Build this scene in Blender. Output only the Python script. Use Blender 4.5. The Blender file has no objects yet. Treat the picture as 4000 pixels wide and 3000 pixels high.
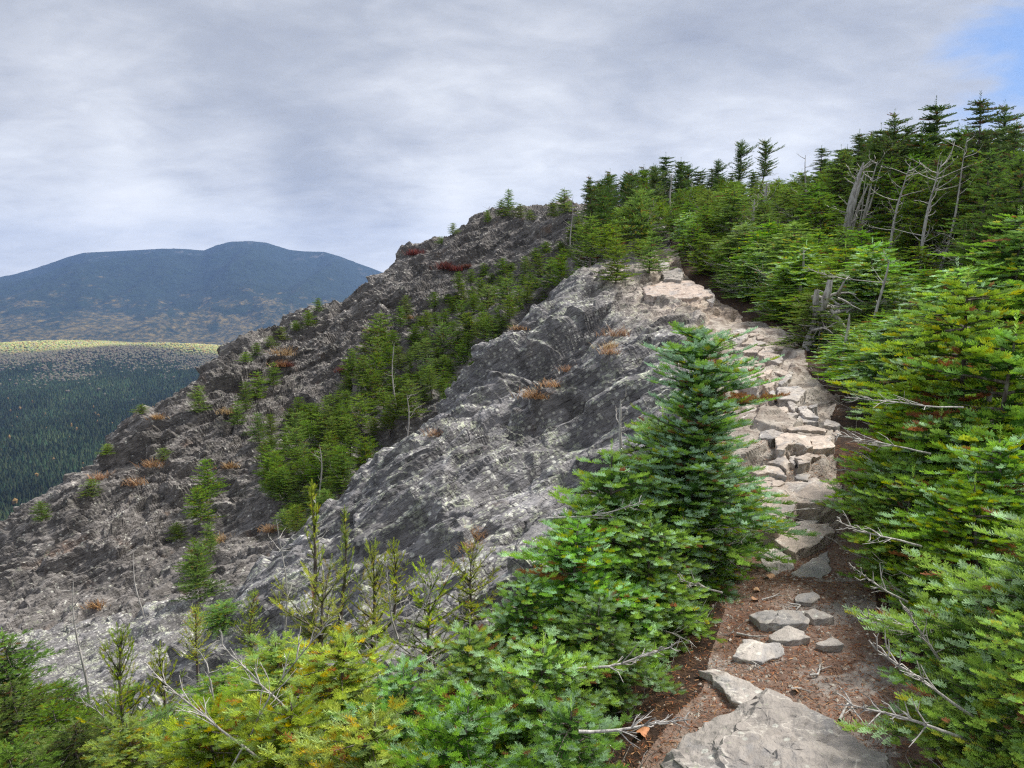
import bpy, math, random
import numpy as np
from mathutils import Vector, Matrix
# ------------------------------------------------------------------ camera, sky, sun, exposure
sc = bpy.context.scene
COL = sc.collection
PITCH = math.radians(6.5)
F = 740.0
cam_d = bpy.data.cameras.new('camera'); cam_d.sensor_width = 36.0; cam_d.lens = 36.0 * F / 1024.0
cam_d.clip_start = 0.05; cam_d.clip_end = 40000
cam = bpy.data.objects.new('camera', cam_d); COL.objects.link(cam)
cam.location = (0, 0, 0); cam.rotation_euler = (math.radians(90) - PITCH, 0, 0)
sc.camera = cam
sc.view_settings.view_transform = 'Standard'; sc.view_settings.look = 'None'
sc.view_settings.gamma = 1.0; sc.view_settings.use_curve_mapping = False
sc.view_settings.exposure = 0.66
SUN_EL, SUN_AZ = math.radians(54), math.radians(64)     # azimuth clockwise from +Y (view direction)
sun_d = bpy.data.lights.new('sun', 'SUN'); sun_d.energy = 4.2; sun_d.angle = math.radians(14); sun_d.color = (1.0, 0.955, 0.88)
sun = bpy.data.objects.new('sun', sun_d); COL.objects.link(sun)
sd = Vector((math.sin(SUN_AZ) * math.cos(SUN_EL), math.cos(SUN_AZ) * math.cos(SUN_EL), math.sin(SUN_EL)))
sun.rotation_euler = sd.to_track_quat('Z', 'Y').to_euler()
sc.cycles.volume_bounces = 0
sc.cycles.max_bounces = 5; sc.cycles.diffuse_bounces = 3; sc.cycles.transparent_max_bounces = 4
sc.cycles.use_denoising = False; sc.cycles.filter_width = 1.25

HAZE = 0.000082
class NT:
    """small helper to write node trees"""
    def __init__(s, tree): s.t = tree; s.t.nodes.clear()
    def n(s, typ, ins=None, **kw):
        nd = s.t.nodes.new(typ)
        for k, v in kw.items(): setattr(nd, k, v)
        for k, v in (ins or {}).items():
            sock = nd.inputs[k]
            if isinstance(v, bpy.types.NodeSocket): s.t.links.new(v, sock)
            else: sock.default_value = v
        return nd
    def math(s, op, a, b=0.0, c=0.0, clamp=False):
        nd = s.n('ShaderNodeMath', {0: a, 1: b, 2: c}, operation=op); nd.use_clamp = clamp
        return nd.outputs[0]
    def vmath(s, op, a, b=(0, 0, 0)):
        nd = s.n('ShaderNodeVectorMath', {0: a, 1: b}, operation=op)
        return nd.outputs['Value'] if op in ('DOT_PRODUCT', 'LENGTH', 'DISTANCE') else nd.outputs[0]
    def noise(s, vec, scale, detail=4, rough=.55, dist=0.0, col=False):
        nd = s.n('ShaderNodeTexNoise', {'Vector': vec, 'Scale': scale, 'Detail': detail, 'Roughness': rough, 'Distortion': dist})
        return nd.outputs['Color' if col else 'Fac']
    def mix(s, f, a, b, blend='MIX'):
        nd = s.n('ShaderNodeMix', data_type='RGBA', blend_type=blend)
        for i, v in ((0, f), (6, a), (7, b)):
            if isinstance(v, bpy.types.NodeSocket): s.t.links.new(v, nd.inputs[i])
            else: nd.inputs[i].default_value = v if i == 0 else (tuple(v) + (1,) if len(v) == 3 else v)
        return nd.outputs[2]
    def step(s, v, lo, hi, a=0.0, b=1.0):
        nd = s.n('ShaderNodeMapRange', {0: v, 1: lo, 2: hi, 3: a, 4: b}, interpolation_type='SMOOTHSTEP')
        return nd.outputs[0]
    def ramp(s, v, stops):
        nd = s.n('ShaderNodeValToRGB', {0: v}); cr = nd.color_ramp
        while len(cr.elements) < len(stops): cr.elements.new(.5)
        for e, (p, c) in zip(cr.elements, stops): e.position = p; e.color = tuple(c) + (1,)
        return nd.outputs[0]

# sky: Nishita blue behind a broken deck of stratus, everything in sky directions
world = bpy.data.worlds.new('World'); sc.world = world; world.use_nodes = True
w = NT(world.node_tree)
tc = w.n('ShaderNodeTexCoord').outputs['Generated']
sky = w.n('ShaderNodeTexSky', sky_type='NISHITA', sun_disc=False, sun_elevation=SUN_EL, sun_rotation=SUN_AZ, altitude=1200, air_density=1.0, dust_density=0.6)
sep = w.n('ShaderNodeSeparateXYZ', {0: tc})
zz = w.math('MAXIMUM', sep.outputs[2], 0.0)
den = w.math('ADD', zz, 0.26)
px = w.math('DIVIDE', sep.outputs[0], den); py = w.math('DIVIDE', sep.outputs[1], den)
pl = w.n('ShaderNodeCombineXYZ', {0: w.math('MULTIPLY', px, 0.75), 1: py, 2: w.math('MULTIPLY', zz, 1.5)}).outputs[0]
n1 = w.noise(w.vmath('ADD', pl, (3.1, 1.7, 0.4)), 0.85, 5, .5, .35)
n2 = w.noise(w.vmath('ADD', pl, (7.3, 9.1, 2.0)), 3.4, 8, .62, .5)
n4 = w.noise(w.vmath('ADD', pl, (1.3, 4.1, 2.0)), 9.0, 7, .62, .5)
n3 = w.noise(w.n('ShaderNodeCombineXYZ', {0: w.math('MULTIPLY', sep.outputs[0], 2.2), 1: sep.outputs[1], 2: w.math('MULTIPLY', sep.outputs[2], 6.5)}).outputs[0], 1.6, 4, .5, .2)
v = w.math('ADD', w.math('MULTIPLY', n1, 0.42), w.math('MULTIPLY', n2, 0.24))
v = w.math('ADD', v, w.math('MULTIPLY', w.math('SUBTRACT', n4, .5), .16))
v = w.math('ADD', v, w.math('MULTIPLY', n3, 0.30))
v = w.math('ADD', w.math('MULTIPLY', v, 1.0), -.015)
hz = w.step(sep.outputs[2], .16, .0)
v = w.math('ADD', v, w.math('MULTIPLY', hz, .10))
# thinner, brighter deck in one part of the sky; thicker and bluer to the left and overhead
def lobe(d, lo, hi):
    dv = Vector(d).normalized()
    return w.step(w.vmath('DOT_PRODUCT', tc, tuple(dv)), lo, hi)
def pix_dir(X, Y):
    a = (X * .256 - 512) / F; b = -(Y * .256 - 384) / F
    c, s = math.cos(PITCH), math.sin(PITCH)
    return (a, c + b * s, b * c - s)
def lb(X, Y, lo, hi, amt):
    global v
    v = w.math('ADD', v, w.math('MULTIPLY', lobe(pix_dir(X, Y), lo, hi), amt))
lb(2300, 560, .92, .998, .09)
lb(1500, 450, .93, .999, .06)
lb(800, 860, .985, .9995, .10)
lb(200, 820, .985, .9995, .07)
lb(3400, 700, .95, .999, .10)
lb(0, 0, .86, .995, -.06)
lb(1300, 50, .96, .999, -.05)
lb(1400, 740, .992, .9995, -.10)
lb(900, 650, .99, .9995, -.05)
lb(3100, 40, .97, .999, -.03)
lb(1700, -500, .84, .99, -.065)
lb(2900, -300, .90, .99, -.05)
lb(500, 830, .975, .999, .10)
lb(1500, 930, .985, .999, .09)
cloud = w.ramp(v, [(.33, (.33, .355, .42)), (.43, (.43, .455, .51)), (.52, (.57, .59, .635)), (.62, (.75, .77, .80)), (.76, (.97, .975, .98))])
gapn = w.math('ADD', w.vmath('DOT_PRODUCT', tc, tuple(Vector(pix_dir(3960, 320)).normalized())), w.math('MULTIPLY', w.math('SUBTRACT', n2, .5), .022))
gapn = w.math('ADD', gapn, w.math('MULTIPLY', w.math('SUBTRACT', n3, .5), .022))
gap = w.step(gapn, .9925, 1.0008)
skyc = w.mix(1.0, sky.outputs[0], (.13, .13, .13), 'MULTIPLY')
skyc = w.mix(.55, skyc, (.10, .25, .62))
final = w.mix(w.math('MULTIPLY', gap, .9), cloud, skyc)
below = w.step(sep.outputs[2], -.03, -.12)
final = w.mix(below, final, (.10, .13, .12))
bg = w.n('ShaderNodeBackground', {'Color': final, 'Strength': 0.80})
w.n('ShaderNodeOutputWorld', {0: bg.outputs[0]})

# ------------------------------------------------------------------ helpers
def tag(o, label=None, cat=None, group=None, kind=None):
    if label: o['label'] = label
    if cat: o['category'] = cat
    if group: o['group'] = group
    if kind: o['kind'] = kind
    return o
def mesh_np(name, V, faces_v, counts=None, mat=None, attrs=None, smooth=False):
    """faces_v: (n,3) or (n,4) index array, or flat list with counts"""
    me = bpy.data.meshes.new(name)
    V = np.ascontiguousarray(V, dtype=np.float32)
    if counts is None:
        k = faces_v.shape[1]; counts = np.full(len(faces_v), k, np.int32); flat = faces_v.ravel()
    else: flat = faces_v
    flat = np.ascontiguousarray(flat, dtype=np.int32)
    me.vertices.add(len(V)); me.vertices.foreach_set('co', V.ravel())
    me.loops.add(len(flat)); me.loops.foreach_set('vertex_index', flat)
    me.polygons.add(len(counts))
    st = np.zeros(len(counts), np.int32); st[1:] = np.cumsum(counts)[:-1]
    me.polygons.foreach_set('loop_start', st)
    me.polygons.foreach_set('use_smooth', np.full(len(counts), smooth, bool))
    for k, arr in (attrs or {}).items():
        if arr.ndim == 1:
            a = me.attributes.new(k, 'FLOAT', 'POINT'); a.data.foreach_set('value', arr.astype(np.float32))
        else:
            a = me.attributes.new(k, 'FLOAT_COLOR', 'POINT')
            if arr.shape[1] == 3: arr = np.concatenate([arr, np.ones((len(arr), 1))], 1)
            a.data.foreach_set('color', np.ascontiguousarray(arr, dtype=np.float32).ravel())
    me.update(calc_edges=True)
    if mat: me.materials.append(mat)
    return me
def link(name, me, parent=None, loc=None):
    o = bpy.data.objects.new(name, me); COL.objects.link(o)
    if parent: o.parent = parent
    if loc is not None: o.location = loc
    return o
def px_ray(X, Y):
    """source pixel (4000x3000) -> azimuth theta, tan(elevation)"""
    d = pix_dir(X, Y); r = math.hypot(d[0], d[1])
    return math.atan2(d[0], d[1]), d[2] / r
def unproj(X, Y, depth):
    d = pix_dir(X, Y); k = depth / d[1]
    return (d[0] * k, depth, d[2] * k)
def proj(P):
    P = np.asarray(P, float); c, s = math.cos(PITCH), math.sin(PITCH)
    zc = P[..., 1] * c - P[..., 2] * s; yc = P[..., 1] * s + P[..., 2] * c
    return (512 + F * P[..., 0] / zc) / .256, (384 - F * yc / zc) / .256
Z = 4000 / 2212.0        # overview coordinates -> source pixels

# ------------------------------------------------------------------ numpy noise
def _h(ix, iy, iz, seed):
    with np.errstate(over='ignore'):
        h = (ix.astype(np.uint32) * np.uint32(374761393) + iy.astype(np.uint32) * np.uint32(668265263) + iz.astype(np.uint32) * np.uint32(2147483647 - 974711) + np.uint32(seed * 1274126177 & 0xffffffff))
        h = (h ^ (h >> np.uint32(13))) * np.uint32(1274126177)
        h = (h ^ (h >> np.uint32(16))) * np.uint32(2246822519)
        return h ^ (h >> np.uint32(15))
def _f(h, k):
    with np.errstate(over='ignore'):
        g = (h * np.uint32(2654435761 + 2 * k * 40503 & 0xffffffff)); g ^= g >> np.uint32(15)
        return (g & np.uint32(0xffffff)).astype(np.float32) * np.float32(1 / 16777216.)
def vnoise(P, scale, seed=0, octaves=1, rough=.5):
    out = np.zeros(len(P), np.float32); amp = 1.0; tot = 0
    for o in range(octaves):
        Q = (P * (scale * 2 ** o)).astype(np.float32); I = np.floor(Q); T = Q - I; I = I.astype(np.int32); T = T * T * (3 - 2 * T)
        acc = 0
        for dx in (0, 1):
            for dy in (0, 1):
                for dz in (0, 1):
                    wgt = (T[:, 0] if dx else 1 - T[:, 0]) * (T[:, 1] if dy else 1 - T[:, 1]) * (T[:, 2] if dz else 1 - T[:, 2])
                    acc = acc + wgt * _f(_h(I[:, 0] + dx, I[:, 1] + dy, I[:, 2] + dz, seed + o * 17), 0)
        out += amp * (acc - .5) * 2; tot += amp; amp *= rough
    return out / tot
def worley(Q, seed):
    """nearest jittered cell: returns 4 random numbers of that cell and offset from its centre"""
    I = np.floor(Q).astype(np.int32); n = len(Q)
    best = np.full(n, 1e9, np.float32); bh = np.zeros(n, np.uint32); off = np.zeros((n, 3), np.float32)
    sec = np.full(n, 1e9, np.float32); sh = np.zeros(n, np.uint32); so = np.zeros((n, 3), np.float32)
    for dx in (-1, 0, 1):
        for dy in (-1, 0, 1):
            for dz in (-1, 0, 1):
                a, b, c = I[:, 0] + dx, I[:, 1] + dy, I[:, 2] + dz
                h = _h(a, b, c, seed)
                ox = Q[:, 0] - (a + .15 + .7 * _f(h, 1)); oy = Q[:, 1] - (b + .15 + .7 * _f(h, 2)); oz = Q[:, 2] - (c + .15 + .7 * _f(h, 3))
                d = ox * ox + oy * oy + oz * oz; m = d < best
                m2 = (~m) & (d < sec); sec[m2] = d[m2]; sh[m2] = h[m2]; so[m2, 0] = ox[m2]; so[m2, 1] = oy[m2]; so[m2, 2] = oz[m2]
                sec[m] = best[m]; sh[m] = bh[m]; so[m] = off[m]
                best[m] = d[m]; bh[m] = h[m]; off[m, 0] = ox[m]; off[m, 1] = oy[m]; off[m, 2] = oz[m]
    return [_f(bh, k) for k in (4, 5, 6, 7)], off, (np.sqrt(sec) - np.sqrt(best), [_f(sh, k) for k in (4, 5, 6, 7)], so)
# ------------------------------------------------------------------ the ridge: a height field z(azimuth, distance)
CP = []   # control points in metres
def cz(X, Y, d): CP.append(unproj(X * Z, Y * Z, d))
for a in [(1650,1659,2.4),(1750,1450,3.05),(1700,1250,4.15),(1720,1190,4.75),(1700,1050,5.5),(1710,980,6.0),(1700,900,6.9),(1720,850,7.9),
          (1660,800,9.0),(1640,740,11.0),(1600,690,13.2),(1550,660,14.8),(1480,625,16.5),(1440,590,18),(1430,545,20.5),
          (1240,602,17),(1300,590,18.5),(1180,655,15.5),(1130,700,14.5),(1080,830,12.5),(1050,880,11.5),(900,920,11.5),(820,1010,10.5),(740,1100,10),(600,1230,9.5),(500,1330,9.3),
          (1350,645,15),(1450,660,14),(1300,760,11.5),(1450,760,10.2),(1200,900,10),(1300,900,9),(1350,1050,7.2),(1000,1000,9.2),(1100,1100,7.6),(1200,1150,6.5),(900,1250,6.6),(800,1150,8.6),(700,1350,7.2),
          (1500,850,8),(1500,1000,6.3),(1450,1250,4.6),
          (0,1150,32),(180,1040,36),(280,960,39),(400,870,42),(500,790,46),(640,700,50),(760,650,53),(840,590,55),(880,555,56),(960,520,57),(1040,472,57),(1100,462,56),(1180,460,54),(1250,478,50),
          (200,1250,26),(100,1350,22),(40,1480,17),(200,1450,17),(350,1400,17.5),(400,1100,31),(600,920,37),(650,800,43),(800,740,44),(1000,600,49),(950,680,44),(1120,540,50),(300,1200,27.5),(300,1300,22.5),(250,1180,27),(500,1180,26.5),(600,1150,27),(450,1320,20),(560,1230,22),
          (620,1060,29.5),(700,1000,31),(800,910,34),(900,810,37),(1000,720,40),(1100,640,43),(1200,560,46),(1350,510,33),(1300,540,33),(1000,900,31),(750,1050,28)]:
    cz(*a)
CP += [(2.5,3,-1.62),(3,5,-1.5),(4.6,8,-0.9),(5.5,12,-.15),(8,14,.3),(6,18,1.3),(12,20,1.6),(10,35,3.4),(18,30,3),(6,50,5.3),(12,50,5.6),(20,50,5.2),(30,30,2.2),(20,12,0.1),(10,5,-1.0),(8,8,-.7),(5,28,2.7),(14,45,5.2),(3,1.2,-1.6),(8,1.5,-1.4),
       (0.1,2.6,-1.95),(-1.2,2.6,-2.55),(-2.6,3.6,-3.35),(-4.6,7,-4.9),(-6.0,10,-6.1),(0.35,3.6,-1.98),(-.6,4.6,-2.45),(-1.8,5.6,-3.0),(-3.5,5,-4.0),(-8,6,-6.4),(-3,1.2,-3.0),(-6,2,-5),(0,1.2,-1.9),(-9,12,-8.2),
       (-3.6,17,-6.6),(-1.2,20,-4.6),(1.2,24,-1.4),(-5.5,20,-8.0),(-1,27,-4.6),(-6,14,-7.0),
       (-30,42,-27),(-38,38,-30),(-22,50,-22),(-26,26,-15),(-18,58,-16),(-30,60,-34),(-10,68,-8),(-20,72,-22),(-2,70,2.5),(10,70,5),(30,60,4),(-40,20,-24),(-25,15,-16),(-15,75,-16)]
CP = np.array(CP)
def tps_u(r2): return np.where(r2 > 1e-12, r2 * np.log(np.maximum(r2, 1e-12)), 0) * .5
def feat(x, y):
    r = np.hypot(x, y); return np.stack([np.arctan2(x, y) * 1.6, np.log(r)], -1), r
_A, _r = feat(CP[:, 0], CP[:, 1]); _val = CP[:, 2] / _r
_n = len(CP)
_K = tps_u(((_A[:, None] - _A[None]) ** 2).sum(-1)) + np.eye(_n) * 2e-4
_Pm = np.concatenate([np.ones((_n, 1)), _A], 1)
_M = np.zeros((_n + 3, _n + 3)); _M[:_n, :_n] = _K; _M[:_n, _n:] = _Pm; _M[_n:, :_n] = _Pm.T
_W = np.linalg.solve(_M, np.concatenate([_val, np.zeros(3)]))
# coarse lookup grid of elevation tangents
TH0, TH1 = math.radians(-43), math.radians(43)
S0, S1 = math.log(1.15), math.log(78)
GN, GM = 260, 420
_th = np.linspace(TH0, TH1, GN); _s = np.linspace(S0, S1, GM)
_g = np.stack(np.meshgrid(_th * 1.6, _s, indexing='ij'), -1).reshape(-1, 2)
_E = np.zeros(len(_g))
for i0 in range(0, len(_g), 20000):
    q = _g[i0:i0 + 20000]
    _E[i0:i0 + 20000] = tps_u(((q[:, None] - _A[None]) ** 2).sum(-1)) @ _W[:_n] + _W[_n] + q @ _W[_n + 1:]
EG = _E.reshape(GN, GM)
def bil(th, s):
    a = np.clip((th - TH0) / (TH1 - TH0) * (GN - 1), 0, GN - 1.001); b = np.clip((s - S0) / (S1 - S0) * (GM - 1), 0, GM - 1.001)
    i = a.astype(int); j = b.astype(int); fa = a - i; fb = b - j
    return (EG[i, j] * (1 - fa) + EG[i + 1, j] * fa) * (1 - fb) + (EG[i, j + 1] * (1 - fa) + EG[i + 1, j + 1] * fa) * fb
def ground(x, y):
    x = np.asarray(x, float); y = np.asarray(y, float); r = np.hypot(x, y)
    return bil(np.arctan2(x, y), np.log(np.maximum(r, 1.2))) * r
def hit(X, Y, off=0.0, smin=None):
    """where the view through source pixel X,Y meets the (undisplaced) ridge"""
    th, e = px_ray(X, Y); s = np.linspace(S0 if smin is None else math.log(smin), S1, 1600)
    v = bil(np.full_like(s, th), s) + off / np.exp(s)
    k = np.nonzero(v >= e)[0]
    if len(k) == 0: return None
    r = math.exp(s[k[0]]); return (r * math.sin(th), r * math.cos(th), r * e)
TRY = np.array([0,2.4,3.05,4.15,4.75,5.5,6,6.9,7.9,9,11,13.2,14.8,16.5,18,20.5,30,90.])
TRX = []
for (X, d) in ((1640,2.4),(1720,3.05),(1700,4.15),(1720,4.75),(1710,5.5),(1715,6.0),(1700,6.9),(1700,7.9),(1660,9.0),(1630,11),(1580,13.2),(1530,14.8),(1470,16.5),(1440,18),(1430,20.5)):
    TRX.append(unproj(X * Z, 1659, d)[0])
TRX = np.array([0.3] + TRX[:] + [6.0, 12.0])
TRX[1:16] = [unproj(X * Z, 0, 1)[0] * 0 + ((X * Z * .256 - 512) / F) * d * 1.0 for (X, d) in ((1640,2.55),(1730,3.2),(1705,4.3),(1720,4.85),(1710,5.55),(1715,6.05),(1700,6.95),(1700,7.9),(1660,9.0),(1630,11),(1580,13.2),(1530,14.8),(1470,16.5),(1440,18),(1430,20.5))]
TRW = np.array([.5,.50,.42,.42,.42,.40,.40,.42,.44,.45,.50,.5,.5,.45,.4,.4,.1,.1])
def trail_x(y): return np.interp(y, TRY, TRX)
def trail_w(y): return np.interp(y, TRY, TRW)
def sstep(x, a, b):
    t = np.clip((x - a) / (b - a), 0, 1); return t * t * (3 - 2 * t)
# --- fine mesh
NTH = 1380
th = np.linspace(TH0, TH1, NTH)
ss = [S0]
while ss[-1] < S1:
    r = math.exp(ss[-1]); ss.append(ss[-1] + (.0042 if r < 5 else .0027 if r < 21 else .00145 if r < 58 else .01))
ss = np.array(ss); NS = len(ss)
TH, SS = np.meshgrid(th, ss, indexing='ij'); TH = TH.ravel(); SS = SS.ravel(); R = np.exp(SS)
V = np.stack([R * np.sin(TH), R * np.cos(TH), bil(TH, SS) * R], 1).astype(np.float32)
def grid_normals(V):
    G = V.reshape(NTH, NS, 3); a = np.gradient(G, axis=0); b = np.gradient(G, axis=1)
    n = np.cross(a, b); n /= np.linalg.norm(n, axis=2, keepdims=True) + 1e-9
    n[n[..., 2] < 0] *= -1
    return n.reshape(-1, 3)
N0 = grid_normals(V)
x, y = V[:, 0], V[:, 1]
dx = x - trail_x(y)                       # signed distance to the trail
tw = trail_w(y)
wob = vnoise(V, .9, 3, 2) * .35 + vnoise(V, 3.0, 5) * .08
pathm = (1 - sstep(np.abs(dx + wob * .5) , tw * .95, tw * 1.25 + .03)) * (1 - sstep(y, 12.5, 13.5))
duff_r = sstep(dx, 0.0, .3) * (1 - sstep(y, 13, 14) * (1 - sstep(y, 20, 21)) * (1 - sstep(dx, .25, .45))) * (1 - sstep(y, 22, 30) * (1 - sstep(x / y, .085, .125)))    # right of the trail: forest floor
duff_l = (1 - sstep(-dx + wob, tw + .2, tw + .75)) * (1 - sstep(y, 4.6, 5.6))       # narrow strip of litter left of the trail, near
far = (y > 21) & (x / y < .1)
duff = np.maximum(duff_r, duff_l); duff[far] *= 0
rock = np.clip(1 - duff, 0, 1) * (1 - pathm)
rock = np.where((pathm > .3) & (y > 4.9), .46, rock)
# strata frame
SN = Vector((-.50, .22, .84)).normalized(); SU = Vector((.84, .1, .5)); SU = (SU - SN * SU.dot(SN)).normalized(); SV = SN.cross(SU)
FR = np.array([SU, SV, SN], dtype=np.float32)
Q = V @ FR.T
warp = np.stack([vnoise(V, .35, 11, 2), vnoise(V, .35, 12, 2), vnoise(V, .35, 13, 2)], 1)
sel = np.nonzero(rock > .01)[0]
disp = np.zeros(len(V), np.float32); blk = np.zeros(len(V), np.float32); cav = np.zeros(len(V), np.float32)
farw = sstep(y, 16, 24)
rough_ = np.clip(np.exp(-(((x + .3) / 1.3) ** 2 + ((y - 12.5) / 3.5) ** 2)) + sstep(vnoise(V, .5, 77, 2), .0, .5) * .7 * (dx < -.8), 0, 1.2)
q = Q[sel]; wq = warp[sel]; fw = farw[sel]
for (su, sv, sw, amp, tilt, wa, sd_) in ((2.9, 2.0, .75, .70, .45, .6, 21), (1.0, .75, .20, .34, .45, .25, 22), (.42, .32, .075, .17, .5, .10, 23), (.15, .12, .03, .035, .5, .04, 24)):
    P = (q + wq * wa) / np.array([su, sv, sw], np.float32)
    rn, off, best = worley(P, sd_)
    a = amp * ((.26 if sd_ == 21 else .50 if sd_ == 22 else .42) + (.88 if sd_ == 21 else .58) * fw + .55 * rough_[sel]) * rock[sel]
    d = a * (rn[0] - .5) + tilt * a * ((rn[1] - .5) * off[:, 0] + (rn[2] - .5) * off[:, 1]) * 2.2
    e_, r2_, o2_ = best
    db_ = a * (r2_[0] - .5) + tilt * a * ((r2_[1] - .5) * o2_[:, 0] + (r2_[2] - .5) * o2_[:, 1]) * 2.2
    ep_ = np.minimum(.5, .0021 * R[sel] / min(su, sv) * 1.6 + .015)
    d = d + (db_ - d) * .5 * (1 - np.clip(e_ / ep_, 0, 1))
    disp[sel] += d; blk[sel] += (rn[3] - .5) * (.5 if sd_ == 21 else .9)
# overhang-like ledge shadow on the outcrop, long steps along the strata
lw = (q[:, 2] + wq[:, 0] * .25) / .42
fr = lw - np.floor(lw)
disp[sel] += (fr * .16 - .08) * rock[sel] * (.5 + .5 * fw) * sstep(vnoise(V[sel], .3, 40, 2), -.35, .25)
# deep notches and overhung ledges broken along the foliation
for (X_, Y_, d_, la, hb, dp) in ((1185,800,13.0,.95,.22,.75),(1110,850,12.6,.7,.16,.5),(1065,905,11.6,.5,.14,.4),(1275,650,15.2,.45,.14,.35),(1150,735,14.2,.6,.10,.3),(1300,915,8.9,.7,.07,.2),(1350,790,10.2,.8,.07,.22),(1200,905,10.0,.6,.06,.18),(1100,1035,8.4,.45,.07,.2),(900,1105,8.6,.5,.09,.25),(1240,700,13.5,.7,.08,.25),(1010,960,10.4,.5,.08,.25),(1180,1000,8.5,.6,.06,.16),(860,1180,8.0,.5,.09,.22)):
    c_ = np.array(unproj(X_ * Z, Y_ * Z, d_), np.float32); c_[2] = float(ground(c_[0], c_[1])); e = (V - c_) @ FR.T + warp * .12
    w_ = np.exp(-(e[:, 0] / la) ** 4 - (e[:, 1] / (la * .8)) ** 4)
    disp -= 1.25 * dp * w_ * np.exp(-(np.abs(e[:, 2]) / hb) ** 3) * np.clip(rock, 0, 1)
    disp += dp * .32 * w_ * np.exp(-(np.abs(e[:, 2] - hb * 1.9) / (hb * .9)) ** 4) * np.clip(rock, 0, 1)
Dg = disp.reshape(NTH, NS)
Db = Dg.copy()
Db[1:-1] = (Dg[:-2] + 2 * Dg[1:-1] + Dg[2:]) / 4
Db[:, 1:-1] = (Db[:, :-2] + 2 * Db[:, 1:-1] + Db[:, 2:]) / 4
disp = (Db * .2 + Dg * .8).ravel()
V = V + N0 * disp[:, None]
# forest floor and trail: soft lumps
soft = np.clip(1 - rock, 0, 1)
V[:, 2] += (vnoise(V, 1.3, 50, 3) * .06 * np.clip(duff, 0, 1) + vnoise(V, 4.0, 51, 3) * .018 * pathm) * soft - pathm * .03 * (y < 4.9)
V[:, 2] += vnoise(V, 9.0, 55, 3) * .012 * np.clip(rock, 0, 1) * (1 + R / 12)
idx = np.arange(NTH * NS).reshape(NTH, NS)
fq = np.stack([idx[:-1, :-1], idx[1:, :-1], idx[1:, 1:], idx[:-1, 1:]], -1).reshape(-1, 4)[:, ::-1]
c = V[fq].mean(1)
fp = pathm[fq].mean(1); fd = duff[fq].mean(1); fy = c[:, 1]; fx = c[:, 0]
zone = np.where(fp > .5, 0, np.where(fd > .5, 1, np.where(far[fq[:, 0]] | (fy > 21), 3, 2)))

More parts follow.
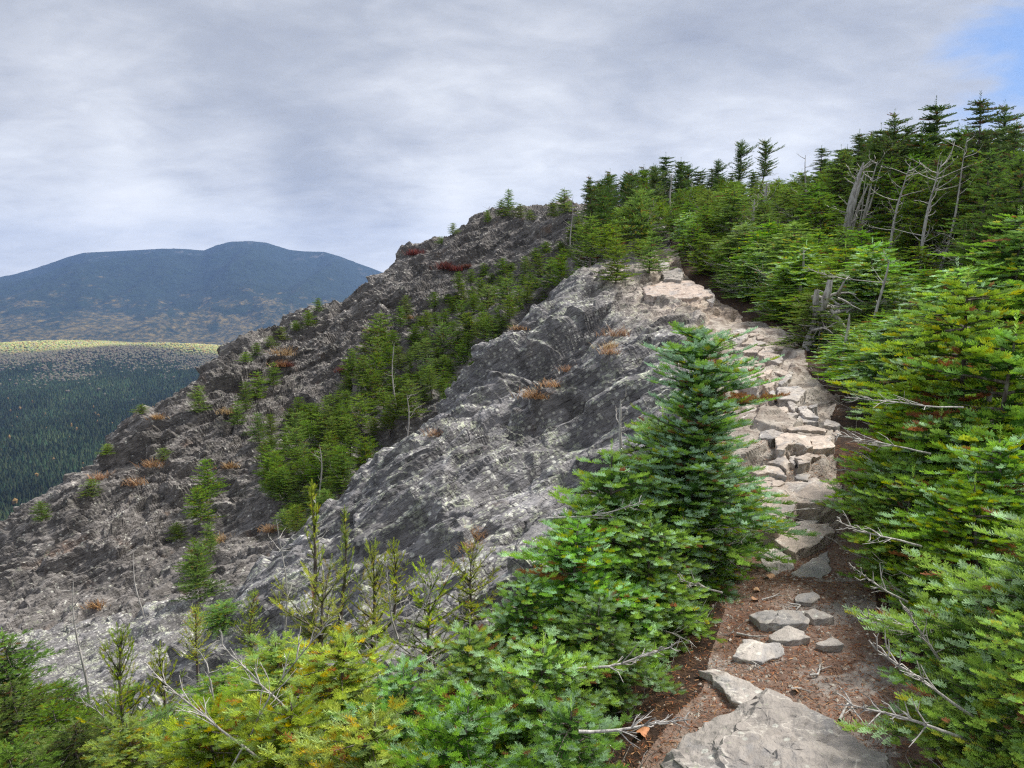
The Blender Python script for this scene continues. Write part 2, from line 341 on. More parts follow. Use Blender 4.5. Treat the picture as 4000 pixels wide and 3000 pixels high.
# ------------------------------------------------------------------ materials of rock and soil
def new_mat(name):
    m = bpy.data.materials.new(name); m.use_nodes = True
    return m, NT(m.node_tree)
def finish(k, col, rough=.85, bump=None, bstr=.5, bdist=.02, spec=.25):
    ins = {'Base Color': col, 'Roughness': rough, 'Specular IOR Level': spec}
    if bump is not None:
        ins['Normal'] = k.n('ShaderNodeBump', {'Height': bump, 'Strength': bstr, 'Distance': bdist}).outputs[0]
    b = k.n('ShaderNodeBsdfPrincipled', ins)
    k.n('ShaderNodeOutputMaterial', {0: b.outputs[0]})
def rock_mat(name, base, dark, pale, lichen=.5, rust=.3, sc_=1.0, lic_col=(.40, .46, .30), obj=False, spot=.5):
    m, k = new_mat(name)
    g = k.n('ShaderNodeTexCoord').outputs['Object'] if obj else k.n('ShaderNodeNewGeometry').outputs['Position']
    if obj:
        oi = k.n('ShaderNodeObjectInfo').outputs['Random']
        g = k.vmath('ADD', g, k.n('ShaderNodeCombineXYZ', {0: k.math('MULTIPLY', oi, 37.), 1: k.math('MULTIPLY', oi, 91.), 2: 0.}).outputs[0])
    u, v_, w_ = [k.vmath('DOT_PRODUCT', g, tuple(t)) for t in (SU, SV, SN)]
    st = k.n('ShaderNodeCombineXYZ', {0: u, 1: v_, 2: k.math('MULTIPLY', w_, 3.6)}).outputs[0]
    a = k.noise(st, 1.3 * sc_, 6, .62)
    b = k.noise(st, 4.6 * sc_, 5, .6, .3)
    c = k.noise(g, 0.35 * sc_, 3, .5)
    f = k.math('ADD', k.math('MULTIPLY', a, .5), k.math('MULTIPLY', b, .5))
    col = k.ramp(f, [(.33, dark), (.47, base), (.58, base), (.70, pale)])
    col = k.mix(k.step(c, .40, .62, 0, .35), col, tuple(x * .62 for x in base))
    # rust and soil in pockets
    r = k.noise(g, 1.1 * sc_, 4, .6)
    col = k.mix(k.step(r, .64 - .1 * rust, .76 - .08 * rust, 0, .8 * rust + .1), col, (.22, .125, .075))
    # lichen: crusts and small round spots, thicker on faces that look up
    up = k.n('ShaderNodeSeparateXYZ', {0: k.n('ShaderNodeNewGeometry').outputs['Normal']}).outputs[2]
    ln = k.noise(g, 3.2 * sc_, 5, .7)
    lf = k.noise(g, 26 * sc_, 2, .6)
    lm = k.math('ADD', k.math('MULTIPLY', ln, .6), k.math('MULTIPLY', lf, .4))
    lm = k.step(lm, .60 - .09 * lichen, .66 - .07 * lichen)
    lm = k.math('MULTIPLY', lm, k.step(up, -.1, .5))
    col = k.mix(k.math('MULTIPLY', lm, .35 + .55 * lichen), col, lic_col)
    if obj:
        pn_ = k.noise(st, 2.2, 5, .6, .6)
        col = k.mix(k.step(pn_, .53, .60, 0, .45), col, (.26, .265, .28))
        col = k.mix(k.step(k.math('ABSOLUTE', k.math('SUBTRACT', k.noise(g, 1.9, 5, .6, .5), .5)), .012, .0, 0, .7), col, (.62, .58, .52))
    vo = k.n('ShaderNodeTexVoronoi', {'Vector': g, 'Scale': 11 * sc_, 'Randomness': 1.0})
    vr = k.math('GREATER_THAN', k.n('ShaderNodeSeparateColor', {0: vo.outputs['Color']}).outputs[0], 1 - spot * .75)
    sp = k.math('MULTIPLY', k.step(vo.outputs['Distance'], .34, .22), vr)
    col = k.mix(k.math('MULTIPLY', sp, .8), col, (.58, .58, .52))
    if not obj: # dark of cracks painted into the colour along the foliation
        jt = k.noise(k.n('ShaderNodeCombineXYZ', {0: k.math('MULTIPLY', u, .8), 1: v_, 2: k.math('MULTIPLY', w_, 11.0)}).outputs[0], 1.6 * sc_, 5, .7, .3)
        col = k.mix(k.step(k.math('ABSOLUTE', k.math('SUBTRACT', jt, .5)), .022, .0, 0, .75), col, tuple(x * .35 for x in dark))
    at = k.n('ShaderNodeAttribute', attribute_name='tread').outputs['Fac']     # trodden, lichen-free rock is warmer
    warm = k.mix(k.step(k.noise(g, 2.2, 4, .6), .35, .7), (.36, .285, .225), (.46, .40, .33))
    warm = k.mix(k.step(b, .35, .55), (.27, .215, .175), warm)
    col = k.mix(at, col, warm)
    bt = k.n('ShaderNodeAttribute', attribute_name='block').outputs['Fac']
    col = k.mix(1.0, col, k.n('ShaderNodeCombineColor', {0: bt, 1: bt, 2: bt}).outputs[0], 'MULTIPLY')
    vv = k.n('ShaderNodeTexVoronoi', {'Vector': k.vmath('ADD', st, k.n('ShaderNodeVectorMath', {0: k.noise(g, 2.5*sc_, 3, .6, col=True), 1: (.8, .8, .8)}, operation='MULTIPLY').outputs[0]), 'Scale': 1.7 * sc_}, feature='DISTANCE_TO_EDGE')
    h = k.math('ADD', k.math('MULTIPLY', b, .8), k.math('MULTIPLY', k.noise(st, 22 * sc_, 4, .7), .2))
    for vs_, va_ in ((2.4, .75), (7.0, .26)):     # broken, angular faces
        wv_ = k.vmath('ADD', st, k.n('ShaderNodeVectorMath', {0: k.noise(g, 5 * sc_, 2, .6, col=True), 1: (.22, .22, .22)}, operation='MULTIPLY').outputs[0])
        vc_ = k.n('ShaderNodeSeparateColor', {0: k.n('ShaderNodeTexVoronoi', {'Vector': wv_, 'Scale': vs_ * sc_}).outputs['Color']})
        h = k.math('ADD', h, k.math('MULTIPLY', vc_.outputs[0], va_ * (.5 if obj else 1)))
        fc_ = k.step(vc_.outputs[1], 0, 1, .84, 1.14) if not obj else k.step(vc_.outputs[1], 0, 1, .93, 1.06)
        col = k.mix(1.0, col, k.n('ShaderNodeCombineColor', {0: fc_, 1: fc_, 2: fc_}).outputs[0], 'MULTIPLY')
    h = k.math('ADD', h, k.math('MULTIPLY', k.step(vv.outputs['Distance'], 0, .05), .0 if obj else .2))
    finish(k, col, .88, h, .9, .05 / sc_)
    return m
M_rock_near = rock_mat('grey_schist', (.235, .227, .230), (.070, .067, .069), (.46, .45, .435), .86, .12, 1.0, (.50, .53, .40), spot=.95)
M_rock_far = rock_mat('cliff_schist', (.205, .190, .180), (.045, .041, .040), (.48, .455, .42), .42, .40, .6, (.36, .38, .28), spot=.3)
M_rock_path = rock_mat('trodden_rock', (.33, .28, .235), (.17, .14, .12), (.50, .44, .37), .0, .3, 1.6, spot=.05)

m, k = new_mat('forest_litter'); M_duff = m
g = k.n('ShaderNodeNewGeometry').outputs['Position']
col = k.ramp(k.noise(g, 9, 6, .7), [(.3, (.025, .016, .012)), (.5, (.058, .035, .024)), (.68, (.12, .065, .035)), (.8, (.07, .075, .03))])
finish(k, col, .95, k.noise(g, 30, 5, .7), 1.0, .04)
m, k = new_mat('trail_dirt'); M_dirt = m
g = k.n('ShaderNodeNewGeometry').outputs['Position']
col = k.ramp(k.noise(g, 3.2, 6, .65), [(.34, (.135, .082, .060)), (.5, (.215, .145, .112)), (.64, (.31, .235, .19))])
fn = k.noise(k.vmath('MULTIPLY', g, (1, 1, 1)), 70, 3, .8)
col = k.mix(k.step(fn, .55, .68, 0, .7), col, (.26, .12, .06))
col = k.mix(k.step(fn, .42, .34, 0, .6), col, (.05, .03, .022))
bed = k.step(k.noise(g, 1.7, 5, .62, .4), .535, .575)
col = k.mix(k.math('MULTIPLY', bed, .85), col, k.ramp(k.noise(g, 9, 5, .65), [(.35, (.22, .195, .18)), (.6, (.42, .375, .335))]))
gp = k.n('ShaderNodeTexVoronoi', {'Vector': g, 'Scale': 38.})
gr = k.math('MULTIPLY', k.step(gp.outputs['Distance'], .35, .2), k.math('GREATER_THAN', k.n('ShaderNodeSeparateColor', {0: gp.outputs['Color']}).outputs[1], .8))
col = k.mix(k.math('MULTIPLY', gr, .7), col, (.33, .29, .25))
# upper, rocky part of the trail is paler, dusty rock
at = k.n('ShaderNodeAttribute', attribute_name='tread').outputs['Fac']
dusty = k.ramp(k.noise(g, 4.5, 6, .6), [(.36, (.17, .13, .105)), (.47, (.31, .265, .225)), (.60, (.45, .405, .35))])
col = k.mix(at, col, dusty)
hh = k.math('ADD', k.noise(g, 45, 5, .7), k.math('MULTIPLY', gr, .5))
finish(k, col, .93, hh, .9, .02)

# attributes
tread = np.where(y > 4.9, 1.0, 0.0) * (1 - sstep(np.abs(dx + wob * .6), tw * 1.0, tw * 1.5 + .25))
tread = np.maximum(tread, sstep(y, 11.5, 13.5) * (1 - sstep(y, 17.5, 19.5)) * (1 - sstep(-dx, .9, 2.6)) * (dx < .6) * .55)
tread_d = sstep(y, 4.7, 5.4)
blkc = np.clip(1.0 + blk * .42, .45, 1.5)
def submesh(name, z, mat, label_kind=True, attrs=None, smooth=False):
    f = fq[zone == z]
    u, inv = np.unique(f, return_inverse=True)
    me = mesh_np(name, V[u], inv.reshape(-1, 4), mat=mat, attrs={k_: a_[u] for k_, a_ in (attrs or {}).items()}, smooth=smooth)
    return tag(link(name, me), kind='structure')
submesh('path', 0, M_dirt, attrs={'tread': tread_d})
submesh('ground', 1, M_duff, smooth=True)
submesh('rock_outcrop', 2, M_rock_near, attrs={'tread': tread, 'block': blkc})
submesh('cliff', 3, M_rock_far, attrs={'tread': tread * 0, 'block': blkc})
VG = V.reshape(NTH, NS, 3)
def surf(x, y):
    """height of the finished, displaced surface near x, y"""
    t = math.atan2(x, y); s = math.log(max(math.hypot(x, y), 1.2))
    i = int(np.clip(round((t - TH0) / (TH1 - TH0) * (NTH - 1)), 0, NTH - 1)); j = int(np.clip(np.searchsorted(ss, s), 0, NS - 1))
    return float(VG[i, j, 2])
def hit_fine(X, Y, smin=1.3):
    th_, e = px_ray(X, Y); i = int(np.clip(round((th_ - TH0) / (TH1 - TH0) * (NTH - 1)), 0, NTH - 1))
    P = VG[i]; r = np.hypot(P[:, 0], P[:, 1]); k_ = np.nonzero((P[:, 2] / r >= e) & (r > smin))[0]
    return None if len(k_) == 0 else tuple(float(t) for t in P[k_[0]])
# ------------------------------------------------------------------ distant mountain, valley and the air between
def far_point(X, Y, d): return unproj(X * Z, Y * Z, d)
sk = [(-900,690),(-500,640),(-250,622),(-100,612),(0,602),(60,585),(100,573),(145,556),(180,546),(240,543),(300,540),(350,537),(400,538),(440,541),(465,531),(500,522),(540,521),(575,524),(600,532),(625,540),(660,543),(700,544),(735,554),(765,566),(800,578),(830,590),(900,622),(1000,665),(1150,700),(1500,740)]
ft = [(-900,757),(0,748),(500,772),(830,790),(1500,800)]
nx, ny = 520, 300
Xs = np.linspace(-900, 1500, nx)
Ysk = np.interp(Xs, [p[0] for p in sk], [p[1] for p in sk]); Yft = np.interp(Xs, [p[0] for p in ft], [p[1] for p in ft])
V1 = np.zeros((nx, ny, 3))
for i in range(nx):
    top = np.array(far_point(Xs[i], Ysk[i], 6400.)); bot = np.array(far_point(Xs[i], Yft[i], 3300.))
    t = np.linspace(-.12, 1.0, ny)
    prof = np.where(t > 0, np.abs(t) ** 1.12, t)
    P = bot + (top - bot) * t[:, None]
    P[:, 2] = bot[2] + (top[2] - bot[2]) * prof
    back = t > .93
    V1[i] = P
Vm = V1.reshape(-1, 3)
tt = np.tile(np.linspace(-.12, 1, ny), nx)
rid = vnoise(Vm * np.array([1, .35, 0]) , 1 / 520., 61, 4, .55); rid = 1 - np.abs(rid) * 2
Vm[:, 2] += rid * 120 * np.sin(np.clip(tt, 0, 1) * math.pi) ** .8
Vm[:, 2] += vnoise(Vm, 1 / 60., 62, 2) * 6 * np.clip(1 - tt, 0, 1) + vnoise(Vm, 1 / 28., 63) * 4.5 * (tt < .98)
ix = np.arange(nx * ny).reshape(nx, ny)
fm = np.stack([ix[:-1, :-1], ix[1:, :-1], ix[1:, 1:], ix[:-1, 1:]], -1).reshape(-1, 4)
# back slope so the mountain is a solid form
Bk = V1[:, -1].copy(); Bk[:, 1] += 2500; Bk[:, 2] -= 900
Vm = np.concatenate([Vm, Bk]); b0 = nx * ny
fb = np.array([[ix[i, -1], ix[i + 1, -1], b0 + i + 1, b0 + i] for i in range(nx - 1)])
m, k = new_mat('far_forest'); M_far = m
g = k.n('ShaderNodeNewGeometry').outputs['Position']
at = k.n('ShaderNodeAttribute', attribute_name='alt').outputs['Fac']
con = k.ramp(k.noise(g, .030, 4, .7), [(.35, (.008, .017, .014)), (.6, (.022, .038, .022))])
hard = k.ramp(k.noise(g, .034, 4, .75), [(.38, (.020, .034, .02)), (.47, (.060, .058, .032)), (.56, (.14, .11, .042)), (.72, (.28, .20, .07))])
pm = k.noise(k.vmath('MULTIPLY', g, (1, .45, 1.4)), .009, 7, .75, .3)
pm = k.math('ADD', pm, k.math('MULTIPLY', at, -.52))
col = k.mix(k.step(pm, .33, .44), con, hard)
bare = k.math('MULTIPLY', k.step(at, .80, .96), k.step(k.noise(k.vmath('MULTIPLY', g, (1, .3, 1)), .008, 5, .7), .57, .64))
col = k.mix(k.math('MULTIPLY', bare, .3), col, (.30, .26, .24))
finish(k, col, 1.0, k.noise(g, .05, 4, .7), 1.0, 12.)
me = mesh_np('mountain', Vm, np.concatenate([fm, fb]), mat=M_far, attrs={'alt': np.concatenate([tt, np.full(nx, .5)])}, smooth=True)
tag(link('mountain', me), kind='structure')

# valley floor with a low wooded rise in front of the mountain
gx = np.linspace(-2600, 1800, 150); gy = np.concatenate([np.linspace(60, 2500, 110), np.linspace(2560, 4200, 30)])
GX, GY = np.meshgrid(gx, gy, indexing='ij')
def valley_z(x, y):
    x = np.asarray(x, float); y = np.asarray(y, float)
    base = -205 + 25 * np.sin(x / 610. + 1) * np.cos(y / 500.) * .5
    crest = -205 + (np.interp(x, [-2600, -1500, -1100, -650, -300, 0, 600, 1800], [78, 68, 60, 47, 38, 28, 15, 0]))
    bump = np.exp(-((y - 2300 - x * .1) / 420.) ** 2)
    z = base + (crest - base) * bump + 9 * np.sin(x / 170. + y / 260.) + 6 * np.sin(x / 83. - y / 120.)
    z = z + 60 * sstep(900 - y, 300, 900) * 0 + np.where(y < 330, (330 - y) * .35, 0)
    return z
Vv = np.stack([GX, GY, valley_z(GX, GY)], -1).reshape(-1, 3)
iv = np.arange(len(gx) * len(gy)).reshape(len(gx), len(gy))
fv = np.stack([iv[:-1, :-1], iv[1:, :-1], iv[1:, 1:], iv[:-1, 1:]], -1).reshape(-1, 4)
m, k = new_mat('valley_soil')
g = k.n('ShaderNodeNewGeometry').outputs['Position']
finish(k, k.ramp(k.noise(g, .02, 4, .6), [(.4, (.012, .028, .016)), (.65, (.025, .038, .02))]), 1)
tag(link('valley_floor', mesh_np('valley_floor', Vv, fv, mat=m, smooth=True)), kind='structure')
# plain to the horizon
m, k = new_mat('far_land'); finish(k, k.ramp(k.noise(k.n('ShaderNodeNewGeometry').outputs['Position'], .003, 4, .6), [(.4, (.03, .045, .03)), (.65, (.07, .07, .04))]), 1)
q_ = np.array([[-26000, -4000, -262], [26000, -4000, -262], [26000, 30000, -262], [-26000, 30000, -262]])
tag(link('terrain', mesh_np('terrain', q_, np.array([[0, 1, 2, 3]]), mat=m)), kind='structure')

# valley forest: one uncountable mass of small trees
rng = np.random.default_rng(5)
n = 190000
ty = np.sqrt(rng.uniform(330 ** 2, 2900 ** 2, n)); tx = rng.uniform(-.92, -.02, n) * ty
u0 = rng.uniform(0, 1, n)
P = np.stack([tx, ty, valley_z(tx, ty)], 1)
pxx, pyy = proj(P)
keep = (pxx > -500) & (pxx < 1150)
P = P[keep]; n = len(P)
nz = vnoise(P, 1 / 130., 71, 3, .6); nz2 = vnoise(P * np.array([1, .5, 1]), 1 / 300., 72, 3, .5)
yy = P[:, 1] - P[:, 0] * .1
hardm = sstep(nz + nz2 * .7 + (yy - 1850) / 420. + rng.normal(0, .25, n), .25, .6)           # birches up on the rise
hardm = np.maximum(hardm, (rng.uniform(0, 1, n) < .006 + .05 * (nz2 > .2) * (nz > .0)))
isb = hardm > rng.uniform(.1, .65, n)
H = rng.uniform(4, 12, n); Wd = np.where(isb, rng.uniform(2.4, 4.6, n), rng.uniform(2.4, 4.0, n))
Wd[(yy < 1500) & isb] *= .6
ang = np.arange(5) / 5 * 2 * math.pi
ring = np.stack([np.cos(ang), np.sin(ang)], 1)
rot = rng.uniform(0, 6.28, n)
cr, sr = np.cos(rot), np.sin(rot)
rx = ring[None, :, 0] * cr[:, None] - ring[None, :, 1] * sr[:, None]; ry = ring[None, :, 0] * sr[:, None] + ring[None, :, 1] * cr[:, None]
VV = np.zeros((n, 11, 3))
low = np.where(isb, .45, .12); wl = np.where(isb, .75, 1.0); wu = np.where(isb, .9, .5); hu = np.where(isb, .78, .5)
VV[:, :5, 0] = P[:, 0:1] + rx * (Wd * wl)[:, None]; VV[:, :5, 1] = P[:, 1:2] + ry * (Wd * wl)[:, None]; VV[:, :5, 2] = (P[:, 2] + H * low)[:, None]
VV[:, 5:10, 0] = P[:, 0:1] + rx * (Wd * wu)[:, None]; VV[:, 5:10, 1] = P[:, 1:2] + ry * (Wd * wu)[:, None]; VV[:, 5:10, 2] = (P[:, 2] + H * hu)[:, None]
VV[:, 10] = P; VV[:, 10, 2] += H
VV[:, :10] += rng.normal(0, .25, (n, 10, 3))
tf = []
for i in range(5):
    j = (i + 1) % 5
    tf += [[i, j, 5 + j], [i, 5 + j, 5 + i], [5 + i, 5 + j, 10]]
tf = np.array(tf)
Ff = (np.arange(n)[:, None, None] * 11 + tf[None]).reshape(-1, 3)
cg = np.array([.036, .060, .026]) * (rng.uniform(.6, 1.5, (n, 1)) * (1 + .9 * np.clip(nz + nz2, -.7, 1))[:, None]); cg[:, 0] *= rng.uniform(.8, 1.3, n)
pal = np.array([(.40, .33, .12), (.42, .42, .15), (.36, .42, .15), (.34, .33, .22), (.30, .36, .13), (.42, .30, .12)])
cb = pal[rng.integers(0, 6, n)] * rng.uniform(.75, 1.05, (n, 1))
grey = sstep(-(yy - 2180) / 200. + nz * .5, -.2, .3)[:, None]          # leafless birches lower on the rise
cb = cb * (1 - grey * .8) + np.array([.145, .125, .11]) * grey * .75
crest_sun = np.exp(-((yy - 2330) / 120.) ** 2)[:, None]  # sunlit strip painted into birch and conifer colours along the crest
cb = cb * (.85 + .45 * crest_sun); 
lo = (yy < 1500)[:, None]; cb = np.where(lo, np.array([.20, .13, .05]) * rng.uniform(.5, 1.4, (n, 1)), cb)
gm = np.maximum(cg, cg * (1 + 2.2 * crest_sun))  # conifers lightened there as if the sun reached them
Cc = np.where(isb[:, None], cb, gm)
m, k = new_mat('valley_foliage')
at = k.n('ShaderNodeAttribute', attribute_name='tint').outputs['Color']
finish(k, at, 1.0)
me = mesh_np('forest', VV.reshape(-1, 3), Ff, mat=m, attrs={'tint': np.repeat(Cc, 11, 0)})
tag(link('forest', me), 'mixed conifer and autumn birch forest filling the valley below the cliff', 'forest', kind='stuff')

# the air: one even box of haze round everything on the ground
bx = np.array([[a, b, c_] for a in (-8000, 8000) for b in (-300, 7200) for c_ in (-263, 640)], float)
fx_ = np.array([[0, 1, 3, 2], [4, 6, 7, 5], [0, 4, 5, 1], [2, 3, 7, 6], [0, 2, 6, 4], [1, 5, 7, 3]])
hm = bpy.data.materials.new('haze_air'); hm.use_nodes = True; k = NT(hm.node_tree)
pv = k.n('ShaderNodeVolumePrincipled', {'Color': (.30, .50, .98, 1), 'Density': HAZE, 'Anisotropy': .2})
k.n('ShaderNodeOutputMaterial', {1: pv.outputs[0]})
tag(link('haze', mesh_np('haze', bx, fx_, mat=hm)), 'thin blue autumn haze filling the valley air', 'haze', kind='stuff')
# which of the crowd show largest (things) and which go into the thicket
KEEP = [0, 3, 21, 22, 23, 26, 27, 28, 33, 43, 48, 49, 54, 55, 56, 57, 63, 66, 67, 68, 69, 73, 74, 75, 76, 80, 81, 83, 84, 88, 96, 98, 99, 100, 105, 108, 109, 112, 113, 114, 115, 120, 121, 122, 123, 128, 129, 131, 136, 138, 145, 147, 155, 156, 157, 158, 166, 168, 169, 171, 178, 179, 180, 191, 192, 196, 215, 265, 350, 351, 353, 355, 357, 358, 359, 360, 361, 363, 364, 365, 366, 367, 368, 369, 370, 376, 380, 385, 399, 400, 401, 403, 404, 409, 411, 413, 414, 415, 416, 418, 420, 422, 423, 424, 426, 429, 432, 433, 434, 437, 441, 445, 451, 453, 455, 456, 457, 458, 461, 471, 472, 473, 474, 476, 478, 480, 486, 490, 492, 494, 498, 499, 505, 507, 508, 511, 512, 513, 514, 515, 518, 520, 523, 525, 526, 527, 528, 532, 533, 535, 539, 541, 543, 546, 547, 550, 551, 556, 557, 558, 559, 561, 563, 570]
REST = [6, 9, 10, 13, 14, 17, 18, 31, 32, 34, 37, 38, 39, 40, 44, 45, 46, 50, 51, 60, 61, 62, 70, 77, 82, 89, 90, 91, 92, 93, 97, 101, 102, 106, 107, 116, 117, 124, 125, 130, 132, 133, 137, 139, 140, 141, 142, 146, 148, 149, 150, 154, 159, 160, 161, 167, 170, 172, 173, 174, 181, 182, 183, 184, 185, 186, 188, 193, 194, 195, 197, 198, 199, 200, 204, 205, 206, 207, 208, 209, 210, 211, 213, 216, 217, 218, 219, 223, 224, 225, 226, 229, 233, 234, 235, 237, 239, 243, 244, 246, 247, 248, 251, 255, 256, 257, 258, 260, 267, 268, 270, 271, 274, 276, 277, 278, 280, 283, 287, 293, 294, 299, 300, 301, 302, 305, 308, 312, 314, 315, 316, 320, 324, 325, 326, 328, 329, 338, 340, 341, 342, 345, 352, 354, 356, 362, 371, 372, 373, 374, 375, 377, 378, 379, 381, 382, 383, 384, 386, 387, 389, 390, 391, 392, 393, 394, 395, 396, 397, 398, 402, 405, 406, 407, 408, 410, 412, 417, 419, 421, 425, 427, 428, 430, 431, 435, 436, 438, 439, 440, 442, 443, 444, 447, 449, 450, 452, 454, 459, 460, 462, 463, 464, 465, 466, 467, 469, 470, 477, 479, 481, 482, 483, 484, 485, 487, 488, 489, 491, 493, 495, 496, 497, 500, 501, 502, 503, 504, 506, 509, 510, 516, 517, 519, 522, 529, 530, 531, 534, 536, 537, 538, 540, 542, 544, 545, 548, 549, 552, 553, 554, 555, 560, 562, 564, 565, 566, 567, 568, 569]
# ------------------------------------------------------------------ conifers
m, k = new_mat('needles'); M_needle = m
at = k.n('ShaderNodeAttribute', attribute_name='tint').outputs['Color']
rnd = k.n('ShaderNodeObjectInfo').outputs['Random']
hs = k.n('ShaderNodeHueSaturation', {'Hue': k.math('ADD', .485, k.math('MULTIPLY', rnd, .028)), 'Saturation': k.math('ADD', .95, k.math('MULTIPLY', k.math('FRACT', k.math('MULTIPLY', rnd, 7.3)), .2)), 'Value': k.math('ADD', .82, k.math('MULTIPLY', k.math('FRACT', k.math('MULTIPLY', rnd, 13.7)), .4)), 'Color': at}).outputs[0]
b1 = k.n('ShaderNodeBsdfPrincipled', {'Base Color': hs, 'Roughness': .62, 'Specular IOR Level': .18})
b2 = k.n('ShaderNodeBsdfTranslucent', {'Color': hs})
mx = k.n('ShaderNodeMixShader', {0: .36, 1: b1.outputs[0], 2: b2.outputs[0]})
k.n('ShaderNodeOutputMaterial', {0: mx.outputs[0]})
m, k = new_mat('bark'); M_bark = m
g = k.n('ShaderNodeTexCoord').outputs['Object']
nf = k.noise(k.vmath('MULTIPLY', g, (1, 1, .35)), 40, 4, .7)
finish(k, k.ramp(nf, [(.35, (.05, .04, .035)), (.5, (.125, .10, .088)), (.66, (.26, .25, .215))]), .9, nf, .6, .006)
m, k = new_mat('weathered_wood'); M_dead = m
g = k.n('ShaderNodeTexCoord').outputs['Object']
nf = k.noise(k.vmath('MULTIPLY', g, (1, 1, .12)), 45, 4, .7)
finish(k, k.ramp(nf, [(.33, (.16, .145, .135)), (.47, (.38, .36, .335)), (.65, (.57, .55, .52))]), .85, nf, .9, .008)

def unit(v): return v / (np.linalg.norm(v) + 1e-9)
class Tubes:
    def __init__(s): s.V = []; s.F = []; s.n = 0
    def add(s, pts, rad, sides=4):
        pts = np.asarray(pts, float); m_ = len(pts)
        d = np.gradient(pts, axis=0); d /= np.linalg.norm(d, axis=1, keepdims=True) + 1e-9
        ref = np.where(np.abs(d[:, 2:3]) > .8, np.array([[1., 0, 0]]), np.array([[0, 0, 1.]]))
        a = np.cross(d, ref); a /= np.linalg.norm(a, axis=1, keepdims=True) + 1e-9; b = np.cross(d, a)
        an = np.arange(sides) / sides * 2 * math.pi
        R_ = np.asarray(rad, float)
        if R_.ndim == 0: R_ = np.full(m_, float(R_))
        ring_ = pts[:, None] + R_[:, None, None] * (np.cos(an)[None, :, None] * a[:, None] + np.sin(an)[None, :, None] * b[:, None])
        s.V.append(ring_.reshape(-1, 3))
        i = np.arange(m_ - 1)[:, None] * sides; j = np.arange(sides)[None]; j2 = (j + 1) % sides
        s.F.append((np.stack([i + j, i + j2, i + sides + j2, i + sides + j], -1) + s.n).reshape(-1, 4)); s.n += m_ * sides
    def mesh(s, name, mat):
        return mesh_np(name, np.concatenate(s.V), np.concatenate(s.F), mat=mat, smooth=True)

# shoot templates: needles round a unit-long axis along +Y, up = +Z
def shoot_template(nn, nl, nw, spread, seed, fwd=.75, flat=True, stem=True):
    r = np.random.default_rng(seed); Vs = []; Fs = []; n0 = 0
    for i in range(nn):
        t = (i + .5) / nn + r.uniform(-.3, .3) / nn
        side = 1 if i % 2 else -1
        phi = side * (abs(r.uniform(.08, 1)) ** .7 * spread)              # 0 = straight up
        last = i >= nn - max(2, nn // 10)
        rad = np.array([math.sin(phi), 0, math.cos(phi)])
        f_ = fwd * (2.2 if last else 1) * r.uniform(.8, 1.2)
        d = unit(rad + np.array([0, f_, 0])); L = nl * r.uniform(.8, 1.15) * (1 - .25 * max(0, t - .8) / .2)
        p = np.array([0, t * .97, 0]) ; tip = p + d * L
        wd = unit(np.cross(d, rad + np.array([0, .01, .003]))) * nw * .5
        if r.uniform() < .5: wd = unit(wd + d * 0 + rad * nw * r.uniform(-.4, .4)) * nw * .5
        Vs += [p - wd * .6, p + wd * .6, tip + wd * .9, tip - wd * .9]; Fs.append([n0, n0 + 1, n0 + 2, n0 + 3]); n0 += 4
    return np.array(Vs), np.array(Fs)
SL = .07
TPL = {
 'hi': [shoot_template(40, .0185 / SL, .0034 / SL, 1.7, s, fwd=.55) for s in range(3)],
 'mid': [shoot_template(18, .021 / SL, .0068 / SL, 1.7, s + 10, fwd=.55) for s in range(3)],
 'far': [shoot_template(9, .034 / SL, .016 / SL, 1.6, s + 20, fwd=.5) for s in range(3)],
 'shi': [shoot_template(48, .0125 / SL, .0030 / SL, 3.1, s + 30, fwd=.9) for s in range(3)],
 'smid': [shoot_template(20, .014 / SL, .0055 / SL, 3.1, s + 40, fwd=.9) for s in range(3)],
}
class Shoots:
    def __init__(s): s.p = []; s.d = []; s.u = []; s.l = []; s.c = []
    def add(s, p, d, u, l, c): s.p.append(p); s.d.append(d); s.u.append(u); s.l.append(l); s.c.append(c)
    def mesh(s, name, lod, seed=0):
        p = np.array(s.p); d = np.array(s.d); u = np.array(s.u); l = np.array(s.l)[:, None]; c = np.array(s.c)
        d /= np.linalg.norm(d, axis=1, keepdims=True) + 1e-9
        r_ = np.cross(d, u); r_ /= np.linalg.norm(r_, axis=1, keepdims=True) + 1e-9; u = np.cross(r_, d)
        which = np.random.default_rng(seed).integers(0, 3, len(p)); Vs = []; Fs = []; Cs = []; n0 = 0
        for t in range(3):
            mk = which == t; TV, TF = TPL[lod][t]; nk = mk.sum()
            if nk == 0: continue
            w_ = SL * np.ones((nk, 1)) if True else l[mk]
            vv = p[mk][:, None] + TV[None, :, 0:1] * (r_[mk] * w_)[:, None] + TV[None, :, 1:2] * (d[mk] * l[mk])[:, None] + TV[None, :, 2:3] * (u[mk] * w_)[:, None]
            Vs.append(vv.reshape(-1, 3)); Fs.append((np.arange(nk)[:, None, None] * len(TV) + TF[None]).reshape(-1, 4) + n0)
            Cs.append(np.repeat(c[mk], len(TV), 0)); n0 += nk * len(TV)
        return mesh_np(name, np.concatenate(Vs), np.concatenate(Fs), mat=M_needle, attrs={'tint': np.concatenate(Cs)})

